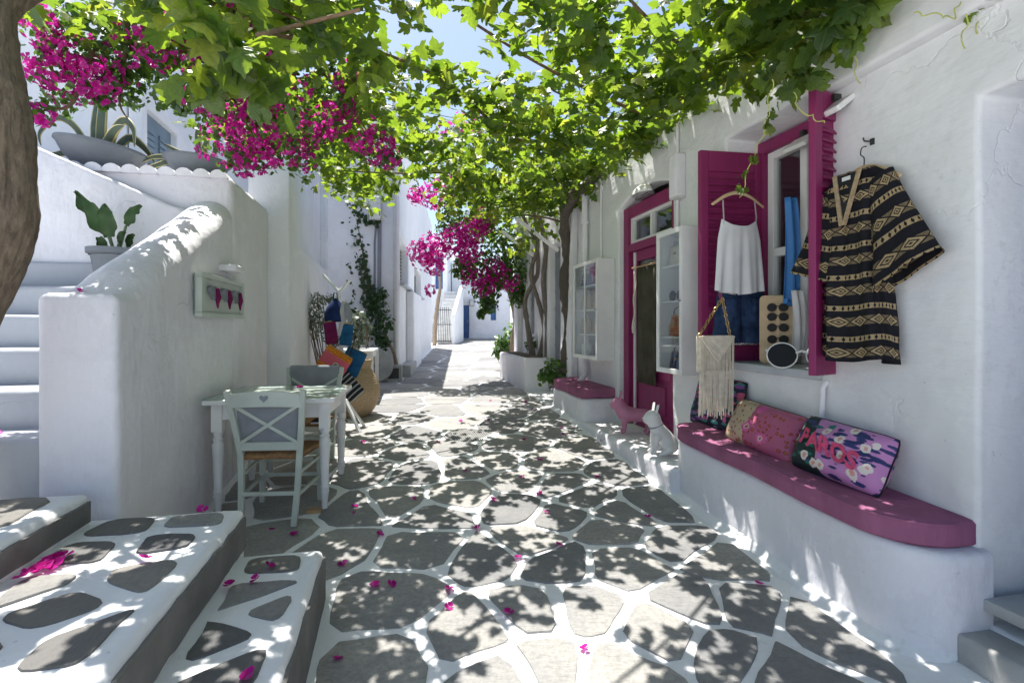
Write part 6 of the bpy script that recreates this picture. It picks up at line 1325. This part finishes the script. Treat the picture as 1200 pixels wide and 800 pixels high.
fc = [(c[0]+4, c[1]-10, c[2], c[3]*1.08, *c[4:]) for c in fc]; P_, D_ = clus(fc, 165); o = scatter('blossoms', 'boug_flower', BRACT, off(P_, b), rots(D_+unit(len(D_))*.6, RNG.uniform(0, 6, len(P_))), RNG.uniform(.026, .042, len(P_)), bc); o['kind'] = 'stuff'
gc = [(560, 310, 8.9, .4), (585, 320, 9.0, .35), (592, 290, 9.0, .4), (570, 340, 8.9, .3), (545, 315, 8.8, .25), (560, 260, 8.9, .4), (580, 230, 9.0, .5), (530, 265, 8.9, .3), (605, 320, 9.2, .35), (525, 252, 8.7, .25, .3), (572, 358, 9.0, .16, .5), (564, 368, 8.9, .08, .25), (610, 345, 9.3, .25), (550, 170, 8.6, .4), (600, 200, 9.0, .5)]
P_, D_ = clus(gc, 330, .3); o = scatter('foliage', 'boug_leaf', OVAL, off(P_, b), rots(D_+unit(len(D_))*.7, RNG.uniform(0, 6, len(P_))), RNG.uniform(.05, .085, len(P_)), bc); o['kind'] = 'stuff'
# ---- low bushes
def bush(lab, c, clusters, per, lo, hi, mat, protos, name='bush', stems=6, cat='bush'):
    v = thing(name, lab, cat, c, 0); P_, D_ = clus(clusters, per, .35)
    P_[:, 2] = np.maximum(P_[:, 2], c[2]+.03)
    o = scatter('foliage', mat, protos, off(P_, c), rots(D_+unit(len(D_))*.6, RNG.uniform(0, 6, len(P_))), RNG.uniform(lo, hi, len(P_)), v); o['kind'] = 'stuff'
    for k in range(stems):
        e = P_[RNG.integers(0, len(P_))]-np.array(c); m_ = e*.5+RNG.normal(0, .03, 3); m_[2] = max(.02, m_[2])
        bmobj('stem', tube(bmesh.new(), smoothpath([(RNG.normal(0, .02), RNG.normal(0, .02), -.03), m_, e], 4), .006, 5), 'twig', v, smooth=60)
    return v
bx_, by_ = .66, 6.9
bush('leafy green bush at the foot of the thick vine trunk', (bx_, by_, G(bx_, by_)), [(650, 432, 6.8, .17), (668, 428, 6.75, .18), (640, 440, 6.85, .13), (682, 435, 6.7, .13), (660, 448, 6.7, .14)], 95, .05, .09, 'bush_leaf', OVAL)
bush('round green bush at the end of the white planter', (-.12, 10.6, G(-.1, 10.6)), [(592, 405, 10.6, .28), (600, 395, 10.6, .3), (606, 405, 10.5, .25), (586, 412, 10.5, .15)], 150, .07, .12, 'bush_leaf', OVAL)
bush('small leafy sprig growing in the planter soil', tuple(SH(5.6, .17, .82)), [(622, 402, 8.4, .12)], 60, .04, .07, 'bush_leaf', OVAL, 'planter_sprig', 3, 'plant')
ox = LF(3.9, -.42); oc = (ox.x, ox.y, G(ox.x, ox.y))
bush('silvery olive shrub against the tall white street wall', oc, [(368, 365, 6.25, .13), (376, 385, 6.2, .15), (385, 372, 6.2, .13), (362, 380, 6.3, .10), (390, 395, 6.2, .13), (372, 350, 6.25, .08, .6), (386, 350, 6.2, .07, .5)], 105, .06, .10, 'olive_leaf', SLIM, 'olive_shrub', 12, 'shrub')
ox = LF(5.2, -.75); oc = (ox.x, ox.y, G(ox.x, ox.y))
bush('pale variegated shrub between the bag stand and the ivy', oc, [(420, 375, 7.4, .14), (412, 385, 7.4, .15), (428, 385, 7.4, .12), (418, 398, 7.4, .13)], 110, .04, .07, 'olive_leaf', OVAL, 'variegated_shrub', 6, 'shrub')
# ---- ivy on house D
iv = thing('ivy', 'trailing ivy strands hanging down the pale house front', 'ivy', tuple(LF(6.78, -1.0, G(-2, 9.2))), 0); b = np.array(iv.location)
S_ = [[(403, 235, 9.15), (404, 270, 9.15), (408, 310, 9.15), (414, 345, 9.15), (418, 372, 9.15)], [(406, 232, 9.15), (412, 265, 9.15), (419, 300, 9.15), (427, 335, 9.1), (436, 365, 9.1)], [(410, 240, 9.15), (425, 255, 9.15), (432, 258, 9.15), (442, 262, 9.15)], [(424, 285, 9.15), (430, 320, 9.15), (437, 345, 9.1)], [(410, 235, 9.15), (416, 250, 9.15), (424, 290, 9.15), (430, 330, 9.1), (440, 360, 9.1)]]
PP = []; DD = []
for c in S_:
    p = smoothpath([Wp(*q) for q in c], 12); bmobj('strand', tube(bmesh.new(), [tuple(np.array(q)-b) for q in p], .008, 5), 'twig', iv, smooth=60)
    for q in p:
        for _ in range(3): PP.append(np.array(q)+RNG.normal(0, .028, 3)); DD.append(np.array([.1, -1, .2])+RNG.normal(0, .45, 3))
P_, D_ = clus([(438, 370, 9.0, .22), (446, 360, 9.0, .2), (440, 392, 9.0, .22), (452, 380, 9.0, .2), (430, 352, 9.05, .16), (447, 345, 9.05, .12), (450, 400, 9.0, .15)], 70, .2)
PP = np.concatenate([np.array(PP), P_]); DD = np.concatenate([np.array(DD), D_+unit(len(D_))*.6])
o = scatter('foliage', 'ivy_leaf', OVAL, off(PP, b), rots(DD, RNG.uniform(0, 6, len(PP))), RNG.uniform(.05, .09, len(PP)), iv); o['kind'] = 'stuff'
bmobj('main_stem', tube(bmesh.new(), [tuple(np.array(q)-b) for q in smoothpath([Wp(465, 432, 8.95), Wp(462, 415, 9.0), Wp(456, 402, 9.0), Wp(450, 390, 9.05)], 5)], lerps([.035, .02], 16), 7, True, .3), 'bark', iv, smooth=60)
pk = thing('bare_trunk', 'slim bare brown trunk leaning beside the far iron gate', 'trunk', (-3.28, 21.6, .32), 0); b = np.array(pk.location)
trunk('stem', [tuple(np.array(q)-b) for q in (Wp(509, 406, 21.6), Wp(510, 380, 21.6), Wp(513, 355, 21.7), Wp(516, 335, 21.8), Wp(514, 315, 21.9))], [.10, .09, .075, .06, .05], 'bark', pk)
# ---- fallen flowers
FB = []
for k in range(4):
    m_ = bpy.data.meshes.new('fallen_flower'); V = []; F = []; rr = random.Random(k)
    for p in range(3):
        a = p*2*PI/3+rr.uniform(-.3, .3); c, s = math.cos(a), math.sin(a); L = rr.uniform(.8, 1.1); zt = rr.uniform(.2, .8)
        b_ = len(V)
        for (x, y, z) in ((0, .03, .12), (.48, .28, .25), (.60, .6, .3+.4*zt), (0, 1.0, .25+.4*zt), (-.60, .6, .3+.4*zt), (-.48, .28, .25), (0, .5, .12)): V.append(((x*c-y*L*s), (x*s+y*L*c), z+.02*p))
        F += [(b_+i, b_+(i+1) % 6, b_+6) for i in range(6)]
    m_.from_pydata(V, [], F); m_.shade_smooth(); m_.materials.append(MATS['boug_flower']); FB.append(m_)
r9 = random.Random(21)
def fallen(x, y, z, lab, grp, sc=None):
    o = bpy.data.objects.new('fallen_flower', FB[r9.randrange(4)]); COL.objects.link(o); o.location = (x, y, z); o.rotation_euler = (r9.uniform(-.5, .5), r9.uniform(-.5, .5), r9.uniform(0, 6)); s = (sc or r9.uniform(.022, .030))*.98; o.scale = (s, s, s); tag(o, lab, 'flower', grp)
PXF = [(415,595),(415,603),(445,628),(440,688),(458,687),(396,775),(402,663),(526,692),(526,713),(596,720),(607,655),(577,586),(616,472),(624,480),(658,502),(660,510),(632,580),(706,518),(545,553),(513,519),(572,493),(540,494),(485,586),(578,587),(760,607),(686,762),(612,560),(633,540),(575,470),(889,686),(615,516),(318,622),(425,519),(640,602),(700,560),(560,620),(655,640),(345,628)]
ORD = ['nearest', 'second', 'third', 'fourth', 'fifth', 'sixth', 'seventh', 'eighth', 'ninth', 'tenth', 'eleventh', 'twelfth']
def zone(px, py):
    if px < 430 and py < 640: return 'beside the cafe table'
    if px < 470 and py >= 640: return 'in front of the lowest entrance step'
    if py < 530 and px < 590: return 'around the manhole cover'
    if py < 530: return 'in front of the short bench'
    if px > 680: return 'along the long bench'
    if py >= 640: return 'in the street foreground'
    return 'in the middle of the street'
ZN = {}
for p in PXF: ZN.setdefault(zone(*p), []).append(p)
for zn, L in ZN.items():
    for k, p in enumerate(sorted(L, key=lambda q: -q[1])):
        x, y = on_ground(*p); fallen(x, y, G(x, y)+.008, 'magenta flower on the paving %s, %s' % (zn, 'nearest the camera' if k == 0 else ORD[k]+' nearest'), 'flowers fallen on the street paving')
def on_plane(px, py, z): Y = (1.28-z)*600/(py-382); return (px-600)/600*Y, Y
for p in ((315,664),(300,679),(268,686),(292,792)): x, y = on_plane(*p, .25); fallen(x, y, .252, 'magenta flower on the lowest entrance step, %s' % {315: 'farthest from the camera', 300: 'right of the step edge flower', 268: 'at the foot of the riser', 292: 'nearest the camera'}[p[0]], 'flowers fallen on the lowest entrance step', .026)
for p in ((76,652),(68,656),(60,660),(52,665),(45,668),(36,671),(28,676),(55,658),(64,662)): x, y = on_plane(*p, .44); fallen(x, y, .442, 'magenta petal in the heap on the middle entrance step', 'petal heap on the middle entrance step', .030)
for p in ((168,655),(237,598)): x, y = on_plane(*p, .44); fallen(x, y, .442, ('single magenta flower lying at the middle of the second step' if p[0] == 168 else 'single magenta flower at the rear edge of the second step'), 'single flowers on the middle entrance step', .028)
x, y = on_plane(349, 452, .815); fallen(-1.545, 3.72, G(-1.6, 3.6)+.742, 'magenta flower lying on the glass table top', 'flower on the table', .030)
fallen(*LF(.10, .20)[:2], 1.435, 'magenta flower lying on top of the parapet front block', 'flower on the parapet', .028)
fallen(*LF(.12, .55)[:2], .785, 'magenta flower lying on the lowest stair step', 'flower on the stairs', .028)
